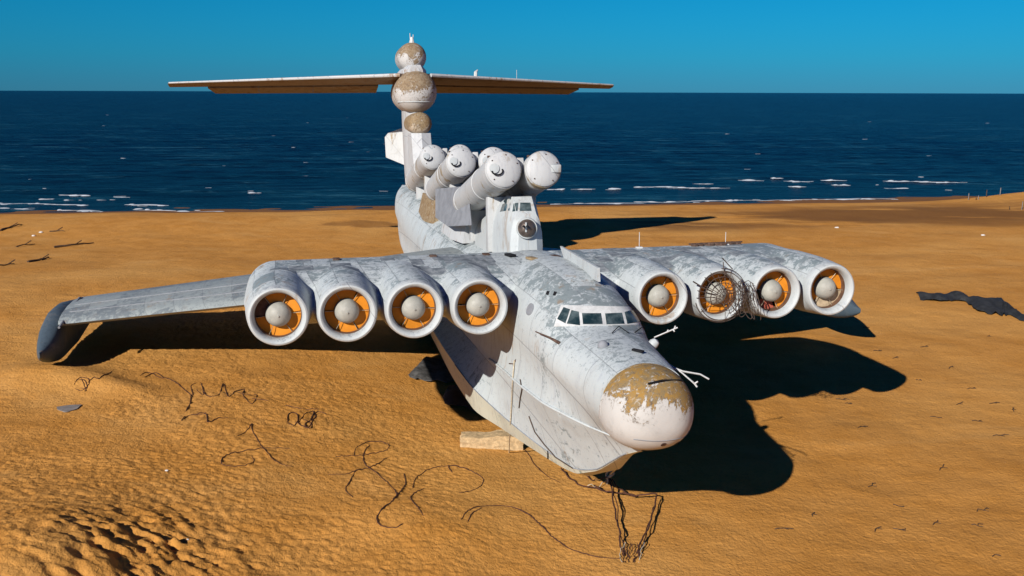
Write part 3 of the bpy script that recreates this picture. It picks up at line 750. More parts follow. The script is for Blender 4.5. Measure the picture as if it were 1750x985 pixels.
    for q in range(20):
        y0 = side * random.uniform(1.6, 10.6); x0 = random.uniform(-13.9, -10.9); lx, ly = random.uniform(.45, 1.1), random.uniform(.45, .95)
        rows = []
        for i in range(6):
            r_ = []
            for j in range(6):
                p, n, a_, b_ = PB.ray_cast(Vector((x0 + lx * (i / 5 - .5), y0 + ly * (j / 5 - .5), 6.0)), Vector((0, 0, -1)))
                if p is not None: r_.append(p + Vector((0, 0, .014)))
            rows.append(r_)
        if all(len(r_) == 6 for r_ in rows) and max(p.z for r_ in rows for p in r_) - min(p.z for r_ in rows for p in r_) < .45:
            G().sheet(rows, .02, (0, 0, 1)).build('skin_panel', 'panel', pyl, 40)
    # service details on top of the pylon
    if side > 0:
        g = G()
        for q in range(9):
            p = Vector((-14.0 + random.uniform(-.15, .15), 7.2 + q * .26, EZ + 1.22)); g.box(p, (.22, .30, .10 + .08 * random.random()), Matrix.Rotation(random.uniform(-.4, .4), 3, 'Z'), .01)
        g.tube([(-14.1, 7.0, EZ + 1.26), (-14.2, 9.6, EZ + 1.27)], .035, 5); g.build('rusty_rail', 'steel', pyl)
        for yy, hh in ((4.65, .62), (8.7, .5)):
            g = G().tube([(-14.0, yy, EZ + 1.1), (-14.0, yy, EZ + 1.25 + hh)], .014, 5); g.box((-14.0, yy, EZ + 1.2), (.22, .25, .06)); g.build('whip_antenna', 'whitebar', pyl)
    else:
        for yy in (-2.2, -4.4, -8.3):
            G().box((-13.6 + .2 * yy / 8, yy, EZ + 1.20), (.35, .28, .08), None, .02).build('hatch_cover', 'steel', pyl)
for x, y, m in ((-11.9, -.7, 'ballb'), (-12.2, .35, 'steel'), (-13.1, -1.3, 'dark')):
    G().box((x, y, 3.14), (.55, .30, .10), Matrix.Rotation(.2, 3, 'Z'), .02).build('deck_fitting', m, hull)

# ---- wings with end floats
def wing_ring(y, side):
    t = (y - 2.0) / 19.6
    xl = -17.9 - .415 * (y - 2.2); ch = 15.5 - 5.0 * t; z0 = 1.35 - .137 * (y - 2.2)
    prof = [(0, 0), (.012, .16), (.04, .30), (.10, .46), (.22, .62), (.36, .66), (.50, .56), (.66, .22), (.82, -.40), (1.0, -1.15), (.99, -1.22), (.75, -.75), (.5, -.45), (.25, -.38), (.08, -.30), (.015, -.14)]
    k = 1.0 - .15 * t
    return [(xl - p * ch, side * y, z0 + q * k) for p, q in prof]
for side in (-1, 1):
    g = G().loft([wing_ring(y, side) for y in np.linspace(1.6, 21.6, 26)])
    wing = g.build('wing', 'wing', craft, 28)
    # panel joint strips along the span and a hinged flap at the back
    for fr, q in ((.10, .46), (.22, .62)):
        pts = []
        for y in np.linspace(2.4, 21.2, 24):
            r_ = wing_ring(y, side); t = (y - 2) / 19.6
            p = Vector(r_[3 if fr < .2 else 4]); pts.append(p + Vector((0, 0, .012)))
        G().tube(pts, .025, 5).build('panel_joint', 'grey', wing)
    # end float
    rings = []
    for t in np.linspace(0, 1, 22):
        x = -23.6 - 12.5 * t
        s = min(1, math.sin(min(1, t / .26) * math.pi / 2) ** .8) * (1 - .55 * max(0, (t - .5) / .5))
        w_ = .62 * s + .02; top = -2.2 + 1.40 * min(1, (t / .34)) ** .75 * s ; bot = -2.45 - .80 * s
        r_ = []
        for j in range(20):
            a = 2 * math.pi * j / 20; cy, cz = math.cos(a), math.sin(a)
            yy = w_ * math.copysign(abs(cy) ** .7, cy); zz = (top + bot) / 2 + (top - bot) / 2 * math.copysign(abs(cz) ** .85, cz)
            r_.append((x, side * (22.0 + yy), zz))
        rings.append(r_)
    fl = G().loft(rings).build('wing_float', 'floatp', craft, 40)
    G().tube([(-25.0, side * 21.35, -1.28), (-30, side * 21.35, -.66), (-34, side * 21.35, -1.5)], .06, 6).build('float_joint', 'grey', fl)

# ---- turret cabin on the deck
def quadring(x, hw, z0, z1, tw): return [(x, hw, z0), (x, hw, z0 + (z1 - z0) * .5), (x, tw, z1), (x, -tw, z1), (x, -hw, z0 + (z1 - z0) * .5), (x, -hw, z0)]
g = G(); 
cab = [(-15.35, .42, 2.6, 4.0, .36), (-15.55, .72, 2.6, 4.55, .45), (-16.3, .82, 2.6, 5.28, .42), (-17.4, .92, 2.5, 5.28, .42), (-19.0, .98, 2.4, 4.75, .50), (-22.5, .95, 2.3, 3.75, .55), (-25.2, .7, 2.2, 2.9, .45)]
rings = []
for x, hw, z0, z1, tw in cab:
    r_ = []
    for y, z in [(hw, z0), (hw * 1.02, z0 + (z1 - z0) * .3), (hw * .97, z0 + (z1 - z0) * .6), ((hw + tw) / 2, z0 + (z1 - z0) * .88), (tw, z1)]: r_.append((x, y, z))
    rings.append(r_ + [(p[0], -p[1], p[2]) for p in reversed(r_)])
cabin = G().loft(rings).build('turret_cabin', 'lip', craft, 30)
CB = bvh_of([cabin])
for q in ([(890, 334), (904, 334), (908, 361), (888, 361)], [(880, 336), (887, 335), (884, 361), (876, 362)], [(862, 342), (874, 338), (871, 360), (855, 362)]):
    rows = []
    try:
        for i in range(3):
            r_ = []
            for j in range(3):
                s, t = j / 2, i / 2
                u = (q[0][0] * (1 - s) + q[1][0] * s) * (1 - t) + (q[3][0] * (1 - s) + q[2][0] * s) * t; v = (q[0][1] * (1 - s) + q[1][1] * s) * (1 - t) + (q[3][1] * (1 - s) + q[2][1] * s) * t
                p, n = hit(u, v, CB); r_.append(p + n * .02)
            rows.append(r_)
        G().sheet(rows, .03, (.8, -.2, .4)).build('cabin_window', 'glass', cabin, 40)
    except RuntimeError: pass
p, n = hit(900, 390, CB); tc = p + Vector((.02, 0, 0))
g = G(); rr = []
for i in range(15): a = -math.pi / 2 + math.pi * i / 14; rr.append((.42 * math.sin(a), .42 * math.cos(a) if 0 < i < 14 else 0))
ball = g.revolve(rr, tc, (1, 0, 0), 28).build('gun_turret', 'gunmetal', cabin, 50)
G().revolve([(-.1, .44), (.08, .47), (.14, .44), (.14, .40), (.0, .40), (-.1, .44)], tc, (.9, -.15, 0), 28).build('turret_ring', 'lip', cabin, 50)
for dy in (-.14, .02):
    G().tube([tc + Vector((.3, dy - .06, .12)), tc + Vector((.62, dy - .16, .14))], .05, 8).build('gun_barrel', 'dark', cabin)
G().box(tc + Vector((.40, -.13, .08)), (.07, .07, .42), None, .01).build('gun_slot', 'lip', cabin)

# ---- six missile tubes in three pairs
TR = .80; TL = 9.2; TEL = R(13.0)
ta = Vector((math.cos(TEL), 0, math.sin(TEL)))
for k in range(3):
    for side in (-1, 1):
        mouth = Vector((-16.0 - 10.45 * k, side * .90, 6.50 - .03 * k))
        prof = [(-TL, 0), (-TL, TR * .93), (-TL + .12, TR * .98)]
        for bpos in (.5, 5.6):
            prof += [(-TL + bpos, TR), (-TL + bpos + .01, TR + .022), (-TL + bpos + .16, TR + .022), (-TL + bpos + .17, TR)]
        prof += [(-.75, TR), (-.72, TR + .03), (-.50, TR + .03), (-.47, TR + .02), (-.10, TR + .02), (-.06, TR * .985), (-.06, 0)]
        prof = sorted(prof, key=lambda q: q[0]) if False else prof
        tube = G().revolve(prof, mouth, ta, 40, Vector((0, 1, 0))).build('missile_tube', 'tube', craft, 30)
        cap = G().revolve([(-.08, 0), (-.08, TR * .97), (.0, TR * .96), (.07, TR * .86), (.15, TR * .55), (.19, TR * .25), (.20, 0)], mouth, ta, 40, Vector((0, 1, 0))).build('tube_cap', 'cap', tube, 40)
        up = Vector((-math.sin(TEL), 0, math.cos(TEL))); sd = Vector((0, 1, 0))
        # pull hook and studs on the lid
        pts = [mouth + ta * .30 + sd * (-.62 + .42 * math.cos(a)) * 1.0 * 1 + up * (-.05 + .16 * math.sin(a)) for a in np.linspace(math.pi * 1.0, math.pi * 2.05, 9)]
        pts = [mouth + ta * (.20 + .05) + sd * (-.34 + .24 * math.cos(a)) + up * (-.10 + .17 * math.sin(a)) for a in np.linspace(math.pi, 2.15 * math.pi, 9)]
        if not (k == 0 and side > 0): G().tube(pts, .035, 5).build('lid_hook', 'dark', tube)
        for a in (0.4, 1.4, 2.5, 3.9, 5.3):
            p = mouth + ta * .10 + sd * TR * .80 * math.cos(a) + up * TR * .80 * math.sin(a)
            G().box(p, (.05, .05, .05), None, .01).build('lid_bolt', 'steel', tube)
        for a in (.9, 2.2):
            p = mouth - ta * .6 + sd * (TR + .05) * math.cos(a) + up * (TR + .05) * math.sin(a)
            G().box(p, (.20, .12, .10), None, .02).build('latch', 'steel', tube)
        if k == 0 and side > 0:
            p = mouth + ta * .16 + sd * .52 - up * .02
            G().box(p, (.16, .44, .36), None, .05).build('lid_bracket', 'lip', tube)
        else:
            p = mouth + ta * .17 + sd * (-.45) + up * .02
            G().revolve([(0, 0), (0, .22), (.06, .21), (.08, .0)], p, ta, 16, Vector((0, 1, 0))).build('lid_boss', 'lip', tube)
    # saddle under each pair
    m0 = Vector((-16.0 - 10.45 * k, 0, 6.5))
    g = G()
    for d in (2.6, 7.0):
        c = m0 - ta * d; g.box((c.x, 0, (c.z - .75 + 2.6) / 2), (.5, 2.3, max(.4, c.z - .75 - 2.6)), None, .04)
    g.box(m0 - ta * 4.7 + Vector((0, 0, .35)), (8.2, .30, .55), Matrix.Rotation(-TEL, 3, 'Y'), .03)
    g.build('tube_saddle', 'tube', craft)
# grey blast plate beside the front pair, weathered fairing behind the last pair
b0, b1, b2, b3, b4 = on_y(744, 323, -1.55), on_y(800, 318, -1.30), on_y(806, 385, -1.55), on_y(765, 387, -2.0), on_y(744, 372, -1.75)
pp = [b0, b1, b2, b3, b4]; th = Vector((-.1, .06, -.03))
g = G(); g.add(pp + [p + th for p in pp], [(0, 1, 2, 3, 4), (9, 8, 7, 6, 5)] + [(i, (i + 1) % 5, 5 + (i + 1) % 5, 5 + i) for i in range(5)])
g.build('blast_plate', 'grey', craft, 30)
for k in (1, 2):
    x = -25.0 - 10.2 * (k - 1)
    G().loft([[(x + dx, yy * s, z_) for yy, z_ in ((-1.7, 2.4), (-1.3, 3.1 + .9 * s), (1.3, 3.1 + .9 * s), (1.7, 2.4))] for dx, s in ((1.5, .85), (-.5, 1.0), (-4.5, .95))]).build('blast_fairing', 'tail' if k == 1 else 'ballb', craft, 30)

# ---- fin, rudder, tailplane, radomes
def fin_ring(z):
    t = (z - 3.0) / 9.3
    xl = -44.0 - 8.6 * max(0, t) ** .55; xt = -59.2 - 2.0 * t; th = .95 - .30 * t
    r_ = []
    for f, q in ((0, 0), (.02, .38), (.07, .68), (.18, .95), (.35, 1.0), (.6, .75), (.85, .32), (1, .06)): r_.append((xl + (xt - xl) * f, q * th))
    return [(x, y, z) for x, y in r_] + [(x, -y, z) for x, y in reversed(r_[1:])]
fin = G().loft([fin_ring(z) for z in np.linspace(2.4, 12.3, 16)]).build('fin', 'tail', craft, 30)
# lower rudder swung out to starboard
rp = [Vector((-60.0, -.05, 8.3)), Vector((-59.5, -.05, 5.2))]
out = Vector((-.85, -1.5, 0))
rpts = [rp[0], rp[0] + out * .82 + Vector((0, 0, -.45)), rp[0] + out + Vector((0, 0, -.8)), rp[1] + out + Vector((0, 0, .55)), rp[1] + Vector((0, 0, -.1))]
th = Vector((.25, -.1, 0)); g = G(); g.add(rpts + [p + th for p in rpts], [(0, 1, 2, 3, 4), (9, 8, 7, 6, 5)] + [(i, (i + 1) % 5, 5 + (i + 1) % 5, 5 + i) for i in range(5)])
g.build('rudder', 'tube', fin, 30)
for side in (-1, 1):
    def srow(y):
        t = y / 19.6
        xl = -50.8 - 9.6 * t; xt = -60.6 - 1.0 * t
        zl = 12.35 - .30 * t; zt_ = zl - .25 ; th = .62 * (1 - .72 * t)
        up, lo = [], []
        for f, q in ((0, 0), (.02, .35), (.08, .75), (.25, 1.0), (.55, .75), (1, .12)):
            up.append((xl + (xt - xl) * f, side * y, zl + (zt_ - zl) * f + .5 * th * q)); lo.append((xl + (xt - xl) * f, side * y, zl + (zt_ - zl) * f - .5 * th * q))
        return up + lo[:0:-1]
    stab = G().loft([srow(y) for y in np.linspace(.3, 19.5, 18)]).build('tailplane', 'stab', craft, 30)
    # drooped elevator in three panels
    for ya, yb in ((2.1, 7.64), (7.66, 12.24), (12.26, 16.4)):
        v = []
        for y in (ya, yb):
            t = y / 19.6; xt = -60.6 - 1.0 * t; zt_ = 12.10 - .30 * t; dr = .62 - .30 * t * .55; ch = 2.2 - .9 * t
            tip = y + (.35 if yb > 16 and y == yb else 0) * 0
            v += [Vector((xt + .25, side * y, zt_ + .10)), Vector((xt + .25, side * y, zt_ - .16)), Vector((xt - ch, side * (y - (.5 if y == yb and yb > 16 else 0)), zt_ - dr - .05)), Vector((xt - ch, side * (y - (.5 if y == yb and yb > 16 else 0)), zt_ - dr + .03))]
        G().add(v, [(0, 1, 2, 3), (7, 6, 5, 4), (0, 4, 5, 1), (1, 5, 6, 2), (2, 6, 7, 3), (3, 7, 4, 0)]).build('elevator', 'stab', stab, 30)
    # pale leading edge strip
    pts = [Vector(srow(y)[0]) + Vector((.02, 0, .04)) for y in np.linspace(1.2, 19.4, 14)]
    G().tube(pts, [.15 - .08 * i / 13 for i in range(14)], 8).build('leading_edge', 'tail', stab, 40)
    if side > 0:
        bx = on_x(813, 129, -55.5); G().tube([bx + Vector((0, 0, -.1)), bx + Vector((0, 0, .25)), bx + Vector((-.2, .2, .45))], [.16, .14, .05], 6).build('beacon', 'whitebar', stab)
        bx = on_x(883, 133, -56.5); G().tube([bx + Vector((0, 0, -.1)), bx + Vector((0, 0, .65))], .02, 5).build('whip_antenna', 'whitebar', stab)
def pod(name, c, r, xlen, mat, sq=1.0, zs=1.0):
    rings = []
    for i in range(13):
        a = math.pi / 2 * i / 12; rings.append((r * math.sin(a) * .98, r * max(.004, math.cos(a)) ** sq))
    prof = [(d, q) for d, q in reversed(rings)] + [(-xlen * .5, r * .96), (-xlen * .8, r * .7), (-xlen, r * .2)]
    g = G(); rr = []
    for d, q in prof: rr.append([(d, q * math.cos(2 * math.pi * j / 36), q * zs * math.sin(2 * math.pi * j / 36)) for j in range(36)])
    g.loft(rr); o = g.build(name, mat, fin, 45)
    # build() keeps craft coordinates: shift the object so that the texture is centred on the pod
    o.location = c; return o
upper_pod = pod('upper_radome', Vector((-53.4, 0, 13.90)), 1.14, 5.0, 'ball', .85)
main_pod = pod('main_radome', Vector((-51.6, 0, 11.12)), 1.66, 7.0, 'ball', .9)
small_pod = pod('lower_radome', Vector((-49.6, 0, 8.62)), .92, 6.0, 'ballb', .55, .95)
G().loft([[(x, y * s_, z) for y, z in ((-1.0, 11.9), (-.95, 12.75), (-.6, 13.15), (.6, 13.15), (.95, 12.75), (1.0, 11.9))] for x, s_ in ((-51.0, .55), (-51.8, .95), (-56, 1.0), (-60.5, .5))]).build('tail_root_fairing', 'tail', fin, 50)
G().loft([[(-50.6 - .1 * i, 1.0 * math.cos(a) * s, 10.0 + .0 * i) for a in np.linspace(0, 2 * math.pi, 20)[:-1]] for i, s in ((0, 1), (1, 1))]).build('radome_belt', 'lip', fin) if False else None
g = G(); g.tube([(-51.6 + 1.43 * math.cos(a), 1.43 * math.sin(a), 10.30) for a in np.linspace(-1.7, 1.7, 24)], .06, 6); g.build('radome_belt', 'lip', fin)
g = G(); g.tube([(-53.3, 0, 15.0), (-53.3, 0, 15.45)], [.22, .10], 8); g.tube([(-53.3, -.12, 15.3), (-53.3, -.14, 15.75)], .035, 5); g.tube([(-53.3, .1, 15.3), (-53.3, .12, 15.65)], .035, 5); g.build('mast_light', 'whitebar', fin)
G().loft([[(x, y, z) for x, y in ((-47.6 - .40 * (z - 5), -.0), (-47.9 - .40 * (z - 5), .75), (-50.5, .85), (-50.5, -.85), (-47.9 - .40 * (z - 5), -.75))] for z in (4.2, 6.0, 7.9)]).build('fin_fairing', 'tail', fin, 35)

# ================================================================== THINGS ON THE SAND
def drape(pix, lift=.02, per=8, wob=.0):
    pts = []
    P = [ground(*p) for p in pix]
    for i in range(len(P) - 1):
        a = P[max(i - 1, 0)]; b = P[i]; c = P[i + 1]; d = P[min(i + 2, len(P) - 1)]
        for k in range(per):
            t = k / per
            q = .5 * ((2 * b) + (c - a) * t + (2 * a - 5 * b + 4 * c - d) * t * t + (3 * b - a - 3 * c + d) * t ** 3)
            q.x += random.uniform(-wob, wob); q.y += random.uniform(-wob, wob)
            q.z = float(terrain(q.x, q.y, True)) + lift; pts.append(q)
    q = P[-1].copy(); q.z = float(terrain(q.x, q.y, True)) + lift; pts.append(q); return pts
def cable(name, label, lines, r=.03, mat='kelp', cat='cable', lift=.015, wob=.01, group=None):
    g = G()
    for l in lines:
        p = drape(l, lift, 8, wob); n = len(p); ph = random.uniform(0, 50)
        for i, q in enumerate(p): q.z += .035 * (float(vnoise(i * .22 + ph, 1.5)) - .55)
        g.tube(p, [r * .8 * (.5 + .5 * math.sin(math.pi * min(1, max(0, .08 + i / n * .9)))) for i in range(n)], 5)
    return tag(g.build(name, mat, None, 60), label, cat, group)
def z4(*pp): return [(80 + a / 2.698, 620 + b / 2.698) for a, b in pp]
def z5(*pp): return [(560 + a / 2.917, 700 + b / 2.917) for a, b in pp]
cable('cable', 'small round tangle of brown cable in front of the left wing float', [z4((125, 110), (150, 78), (190, 75), (195, 105), (160, 130), (128, 120)), z4((140, 95), (175, 90), (185, 120), (155, 118)), z4((190, 100), (215, 70), (240, 75), (270, 55), (300, 40)), z4((160, 80), (180, 125), (175, 135))], .025)
cable('cable', 'long zigzag of dark cable on the sand below the left wing', [z4((430, 60), (470, 45), (520, 70), (560, 75), (600, 95), (640, 130), (672, 150), (665, 110), (690, 92)), z4((665, 150), (660, 190), (640, 225)), z4((690, 125), (722, 150), (712, 95), (735, 150), (790, 150), (815, 98), (835, 155), (870, 135), (910, 125), (905, 150), (945, 190), (968, 150), (930, 150), (880, 140)), z4((945, 165), (1020, 178)), z4((450, 70), (500, 48), (540, 72))], .028)
cable('cable', 'short dark arched cable end half buried on left foreground sand', [z4((620, 270), (650, 245), (700, 238), (735, 240), (745, 275), (790, 258), (835, 255)), z4((690, 236), (735, 232))], .035)
cable('cable', 'dense dark coil of cable with a straight tail, alone on left sand', [z4((1110, 275), (1115, 240), (1150, 235), (1158, 265), (1140, 290), (1112, 282)), z4((1160, 275), (1190, 240), (1230, 225), (1215, 265), (1190, 290), (1215, 305), (1220, 280), (1180, 265)), z4((1220, 250), (1250, 225), (1290, 240)), z4((1100, 200), (1180, 212), (1255, 218)), z4((1230, 225), (1240, 250), (1215, 270)), z4((1150, 280), (1200, 300), (1225, 270), (1245, 235))], .030)
cable('cable', 'thin cable curling into a loop with a forked end, left foreground', [z4((880, 340), (925, 310), (945, 280), (945, 305), (975, 360), (1010, 410), (1060, 460), (1130, 480)), z4((1120, 398), (1000, 395), (900, 410), (825, 430), (805, 465), (850, 480), (920, 475), (955, 455), (945, 430))], .024)
cable('cable', 'looping dark cable drawing two crossing rings beside the pale block', [z5((40, 235), (130, 232), (220, 222), (290, 205), (305, 180), (270, 163), (200, 165), (145, 190), (130, 230)), z5((0, 325), (80, 322), (170, 300), (245, 275), (295, 240)), z5((135, 310), (110, 360), (90, 400), (125, 440)), z5((210, 180), (180, 220), (185, 270), (220, 300), (280, 350), (340, 410))], .026)
cable('cable', 'bowed brown cable with a thick dark knuckle in the centre foreground', [z5((380, 320), (388, 370), (360, 415), (325, 455), (270, 500), (245, 545), (265, 580), (330, 590), (375, 575)), z5((335, 400), (345, 430), (325, 450))], .034)
cable('cable', 'wide arc of thin cable bending back to a point, right of the knuckle', [z5((425, 395), (440, 345), (500, 300), (580, 283), (650, 285), (720, 310), (775, 345), (760, 385), (700, 410), (655, 417)), z5((480, 395), (430, 420), (415, 445), (450, 490), (480, 530)), z5((600, 283), (620, 315))], .028)
cable('cable', 'long cable running down the foreground sand to the anchor strops', [z5((665, 550), (700, 505), (760, 485), (860, 480), (930, 490), (1000, 525), (1060, 575), (1120, 635), (1190, 685), (1270, 720), (1360, 740), (1460, 745)), z5((700, 560), (720, 520), (770, 490))], .030)
cable('cable', 'thin slack cable trailing from the hull past the pale block', [z5((945, 115), (965, 180), (1000, 225), (1040, 285), (1090, 330), (1160, 365))], .022)
# bow mooring: pale rope, knot and dark strops
pt = AC @ Vector((-1.75, -.22, -1.32)); kn = ground(1042, 826); kn.z += .35
rope = empty('mooring_rope', kn); tag(rope, 'pale taut rope tied from the bow down to a knot over the sand', 'rope')
g = G().tube([pt - kn, (pt - kn) * .5 + Vector((.05, 0, -.1)), Vector((0, 0, 0))], .035, 6); g.build('rope_line', 'rope', rope)
mesh = G()
for q in range(5): mesh.tube([Vector((.14 * math.cos(t + q), .14 * math.sin(t), .12 * math.sin(1.3 * t + q))) for t in np.linspace(0, 5.5, 12)], .035, 5)
mesh.tube([Vector((-.05, 0, -.1)), Vector((-.12, -.1, -.35))], .03, 5); mesh.build('knot', 'rope', rope)
strop = empty('anchor_strop', ground(1080, 950)); tag(strop, 'frayed dark anchor strops forming a V in the sand beneath the nose', 'strop')
def strop_part(name, pix, lifts, r, mat='kelp'):
    P = []; u_ = pix[0]
    for (u, v), l in zip(pix, lifts): q = ground(u, v); q.z += l; P.append(q)
    pts = []
    for i in range(len(P) - 1):
        for k in range(7): 
            q = P[i].lerp(P[i + 1], k / 7) + Vector([random.uniform(-.02, .02) for _ in range(3)]); pts.append(q - strop.location + Vector((.10 * (float(vnoise(len(pts) * .5 + u_[0], 2.2)) - .5), 0, .12 * (float(vnoise(len(pts) * .5 + u_[0], 9.2)) - .5))))
    pts.append(P[-1] - strop.location)
    return G().tube(pts, r * .55, 6).build(name, mat, strop, 60)
strop_part('strop_leg', [(1042, 830), (1050, 880), (1058, 925), (1066, 952)], [.35, .35, .25, .06], .055)
strop_part('strop_leg', [(1045, 832), (1054, 880), (1062, 930), (1075, 955)], [.30, .3, .2, .04], .035)
strop_part('strop_leg', [(1123, 858), (1116, 890), (1104, 920), (1088, 948)], [.30, .30, .25, .06], .055)
strop_part('strop_leg', [(1122, 862), (1112, 895), (1100, 930), (1092, 955)], [.22, .22, .15, .04], .04)
strop_part('cross_strop', [(1015, 838), (1040, 848), (1080, 856), (1123, 858)], [.12, .18, .2, .3], .05)
strop_part('cross_strop', [(1042, 832), (1060, 845), (1085, 855)], [.35, .2, .15], .045)
strop_part('cross_strop', [(958, 803), (975, 820), (995, 835), (1030, 842)], [.12, .06, .06, .12], .05)
strop_part('cross_strop', [(995, 812), (1015, 825), (1040, 828)], [.1, .1, .3], .035)
strop_part('cross_strop', [(1005, 833), (1022, 836), (1040, 828)], [.08, .12, .34], .03, 'rope')
for q in range(7):
    u = 1060 + q * 6; strop_part('frayed_end', [(u + 6, 938), (u, 950), (u + random.uniform(-6, 4), 962)], [.22, .08, .02], .022, 'rope' if q in (0, 6) else 'kelp')
# pale block by the hull
gl, gr = ground(786, 764), ground(893, 770)
L = (gr - gl).length; ax = (gr - gl).normalized(); ang = math.atan2(ax.y, ax.x)
bm = bmesh.new(); bmesh.ops.create_cube(bm, size=1.0); bmesh.ops.subdivide_edges(bm, edges=bm.edges[:], cuts=9, use_grid_fill=True)
for v in bm.verts:
    x, y, z = v.co; e = 1 - .10 * max(0, abs(x) * 2 - .75) * 4 * (.5 + abs(z))
    v.co = Vector((x * L * (1 if z < .3 else .96), y * .75 * e, z * .62 * e))
    n_ = Vector((random.uniform(-1, 1), random.uniform(-1, 1), random.uniform(-1, 1))) * .022; v.co += n_ + Vector((0, 0, .04 * math.sin(x * 9)))
g = G(); bm.verts.ensure_lookup_table(); g.add([Matrix.Rotation(ang, 3, 'Z') @ v.co + (gl + gr) / 2 + Vector((0, .35, .22)) for v in bm.verts], [tuple(v.index for v in f.verts) for f in bm.faces]); bm.free()
tag(g.build('concrete_block', 'stone', None, 30), 'long pale crumbling block wedged on the sand against the hull', 'block')
# pale line hanging down the bow flank
sk = [AC @ p for p in skin_line([(881, 616), (878, 650), (876, 690), (874, 722)], .05, 4)]
b0 = ground(870, 773); t0 = sk[0]
g = G().tube(sk + [sk[-1].lerp(b0, .5), b0 - Vector((0, 0, .05))], .026, 6)
hang = tag(g.build('hanging_rope', 'rope', None, 60), 'thin pale rope hanging straight down the bow flank to the sand', 'rope')
g = G()
for a, b in (((0, 0, -.05), (.16, -.05, .14)), ((0, 0, -.15), (-.20, -.05, -.12)), ((.05, 0, .0), (.12, -.1, -.12)), ((-.03, 0, -.08), (.2, -.05, .02))):
    g.tube([t0 - hang.location + Vector(a), t0 - hang.location + Vector(b)], .024, 5)
g.build('frayed_tip', 'steel', hang)
# dark torn sheets draped on the sand
def torn(name, label, pix, lift, mat, cat, nv=6, nu=14, fold=.25):
    """pix: outline as upper and lower pixel chains of equal length"""
    up, lo = pix; rows = []
    def samp(ch, t):
        k = t * (len(ch) - 1); i = min(int(k), len(ch) - 2); f = k - i; return (ch[i][0] * (1 - f) + ch[i + 1][0] * f, ch[i][1] * (1 - f) + ch[i + 1][1] * f)
    for i in range(nv):
        r_ = []
        for j in range(nu):
            a, b = samp(up, j / (nu - 1)), samp(lo, j / (nu - 1)); t = i / (nv - 1); t = t + fold * .55 * (float(vnoise(j * .9 + len(label), 3 + i * .4)) - .5)
            q = ground(a[0] * (1 - t) + b[0] * t, a[1] * (1 - t) + b[1] * t)
            q.z += .03 + lift * math.sin(math.pi * (j + .5) / nu) * (1 - t * .6) + fold * float(vnoise(q.x * 1.7 + 50, q.y * 1.4)) * (.35 + .65 * math.sin(math.pi * t)); r_.append(q)
        rows.append(r_)
    return tag(G().sheet(rows, .03, (0, 0, 1)).build(name, mat, None, 60), label, cat)
torn('dark_sheet', 'pointed grey rubber flap lying on sand beside the hull under the engines', ([(697, 645), (715, 630), (725, 621), (750, 620), (785, 622)], [(700, 647), (715, 652), (735, 655), (760, 657), (790, 655)]), .25, 'tarpg', 'rubber flap')
torn('dark_sheet', 'crumpled black rubber heap against the hull nearer the pale block', ([(756, 683), (768, 668), (790, 664), (815, 680)], [(760, 692), (775, 698), (800, 702), (835, 715)]), .25, 'tarp', 'rubber flap')
torn('torn_tarpaulin', 'torn black sheet strung out on the sand at the far right', ([(1564, 505), (1600, 507), (1640, 506), (1660, 515), (1685, 516), (1710, 515), (1716, 520), (1752, 543)], [(1572, 513), (1605, 517), (1632, 515), (1650, 517), (1672, 535), (1712, 541), (1722, 540), (1752, 552)]), .12, 'tarp', 'sheet', 7, 44, .55)
torn('plastic_sheet', 'small flat grey sheet lying on the left foreground sand', ([(97, 697), (118, 694), (140, 693)], [(98, 701), (112, 706), (132, 700)]), .01, 'sheet', 'sheet', 4, 8, .05)
# driftwood on the far left beach
for lab, pix in (('long dark driftwood log at the left edge of the far beach', ((0, 395), (20, 389), (38, 385))), ('short dark driftwood piece right of the far log', ((84, 397), (110, 396))),
                 ('lowest dark driftwood branch on the left far beach', ((48, 449), (70, 445), (84, 442))), ('thin drift branch between the log and the lowest branch', ((93, 424), (130, 420), (160, 416))),
                 ('faint thin drift stick below the far log', ((28, 423), (60, 418))), ('pale thin drift stick reaching the left edge above the wing', ((0, 455), (25, 452)))):
    P = [ground(*p) + Vector((0, 0, .05)) for p in pix]; n = len(P); pts = []
    for a, b in zip(P, P[1:]):
        for k in range(4): pts.append(a.lerp(b, k / 4) + Vector((random.uniform(-.1, .1), random.uniform(-.1, .1), random.uniform(0, .12))))
    pts.append(P[-1]); r0 = .11 if 'log' in lab and 'long' in lab or 'lowest' in lab else .065
    g = G().tube(pts, [r0 * (1 - .6 * i / len(pts)) for i in range(len(pts))], 6)
    g.tube([pts[len(pts) // 2], pts[len(pts) // 2] + Vector((.5, .4, .35))], .05, 5)
    tag(g.build('driftwood', 'wood', None, 60), lab, 'driftwood')
# posts by the water on the far right
for i, (u, h_) in enumerate(((1655, .9), (1668, .55), (1672, .55), (1685, 1.0), (1708, 1.0), (1727, .5), (1748, 1.1))):
    q = ground(u, 342); g = G().tube([q + Vector((0, 0, -.2)), q + Vector((random.uniform(-.05, .05), 0, h_))], [.055, .045], 6)
    tag(g.build('beach_post', 'sheet' if i % 2 == 0 else 'wood', None, 60), ('first', 'second', 'third', 'fourth', 'fifth', 'sixth', 'last')[i] + ' of seven small posts by the far right water, counted from the left', 'post', 'posts by the water')
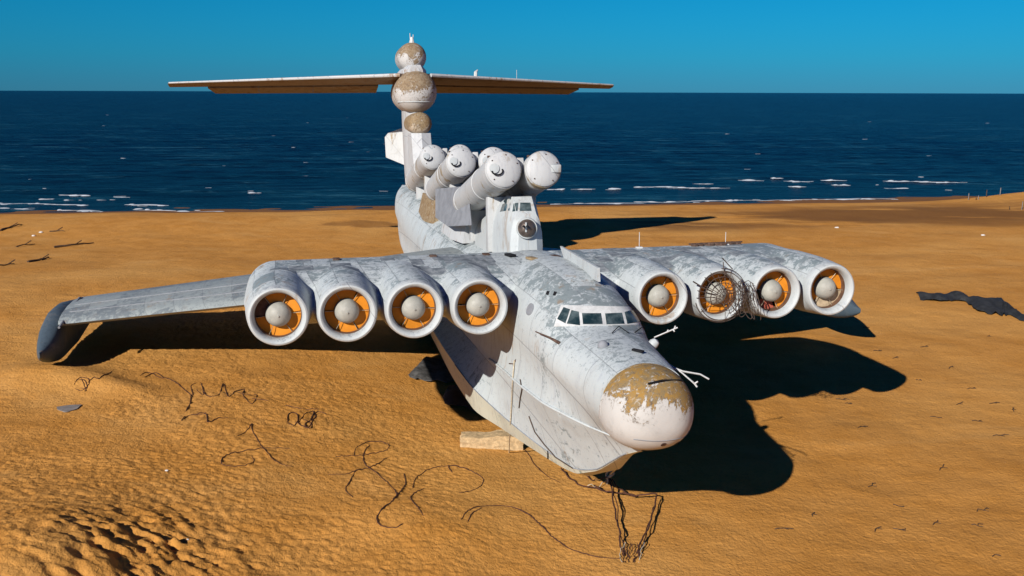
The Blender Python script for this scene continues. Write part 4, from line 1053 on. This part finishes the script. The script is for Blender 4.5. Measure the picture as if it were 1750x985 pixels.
# twigs and pale bits scattered on the open sand
tw = [(1500, 600), (1530, 612), (1580, 593), (1625, 628), (1660, 664), (1690, 575), (1600, 714), (1640, 690), (1670, 720), (1700, 690), (1730, 700), (1710, 745), (1490, 830), (1535, 865), (1500, 905), (1540, 905), (1600, 893), (1680, 872), (1670, 898), (1700, 950), (1450, 690), (1440, 683), (1475, 730), (1610, 800), (1390, 880), (1340, 905), (1570, 650), (1480, 560)]
for u, v in tw:
    q = ground(u, v); a = random.gauss(.25, .5); L = random.uniform(.25, .75); pts = []
    for k in range(5): 
        p = q + Vector((math.cos(a), math.sin(a), 0)) * (L * (k / 4 - .5)) + Vector((random.uniform(-.05, .05), random.uniform(-.08, .08), 0)); p.z = float(terrain(p.x, p.y, True)) + .015 + .03 * (k % 2); pts.append(p)
    g = G().tube(pts, .018, 5); g.tube([pts[2], pts[2] + Vector((.12, -.14, .03))], .012, 4)
    tag(g.build('twig', 'wood', None, 60), 'thin dry twig lying on the open sand', 'twig', 'twigs on the open sand')
for u, v, lab in ((1245, 425, 'small pale stone on the sand just behind the right engines'), (1680, 403, 'small pale stone on the far right sand above the torn black sheet'), (1430, 390, 'small pale stone on the far sand behind the rightmost engine'),
                  (320, 923, 'small white stone on the left foreground sand near the bottom edge'), (285, 805, 'tiny pale stone on the left foreground sand below the cable loop'), (70, 398, 'right one of two pale stones beside the far left driftwood'), (58, 404, 'left one of two pale stones beside the far left driftwood')):
    q = ground(u, v); s = .05 * q.y / 30
    bm = bmesh.new(); bmesh.ops.create_icosphere(bm, subdivisions=2, radius=s)
    for w in bm.verts: w.co = Vector((w.co.x * 1.4, w.co.y, w.co.z * .6)) * random.uniform(.8, 1.15)
    bm.verts.ensure_lookup_table(); g = G().add([w.co + q + Vector((0, 0, s * .3)) for w in bm.verts], [tuple(w.index for w in f.verts) for f in bm.faces]); bm.free()
    tag(g.build('pale_stone', 'white', None, 50), lab, 'stone', 'pale stones on the sand')

scene.render.engine = 'CYCLES'
scene.render.resolution_x = 1024; scene.render.resolution_y = 576
scene.cycles.diffuse_bounces = 1; scene.cycles.glossy_bounces = 2; scene.cycles.max_bounces = 6
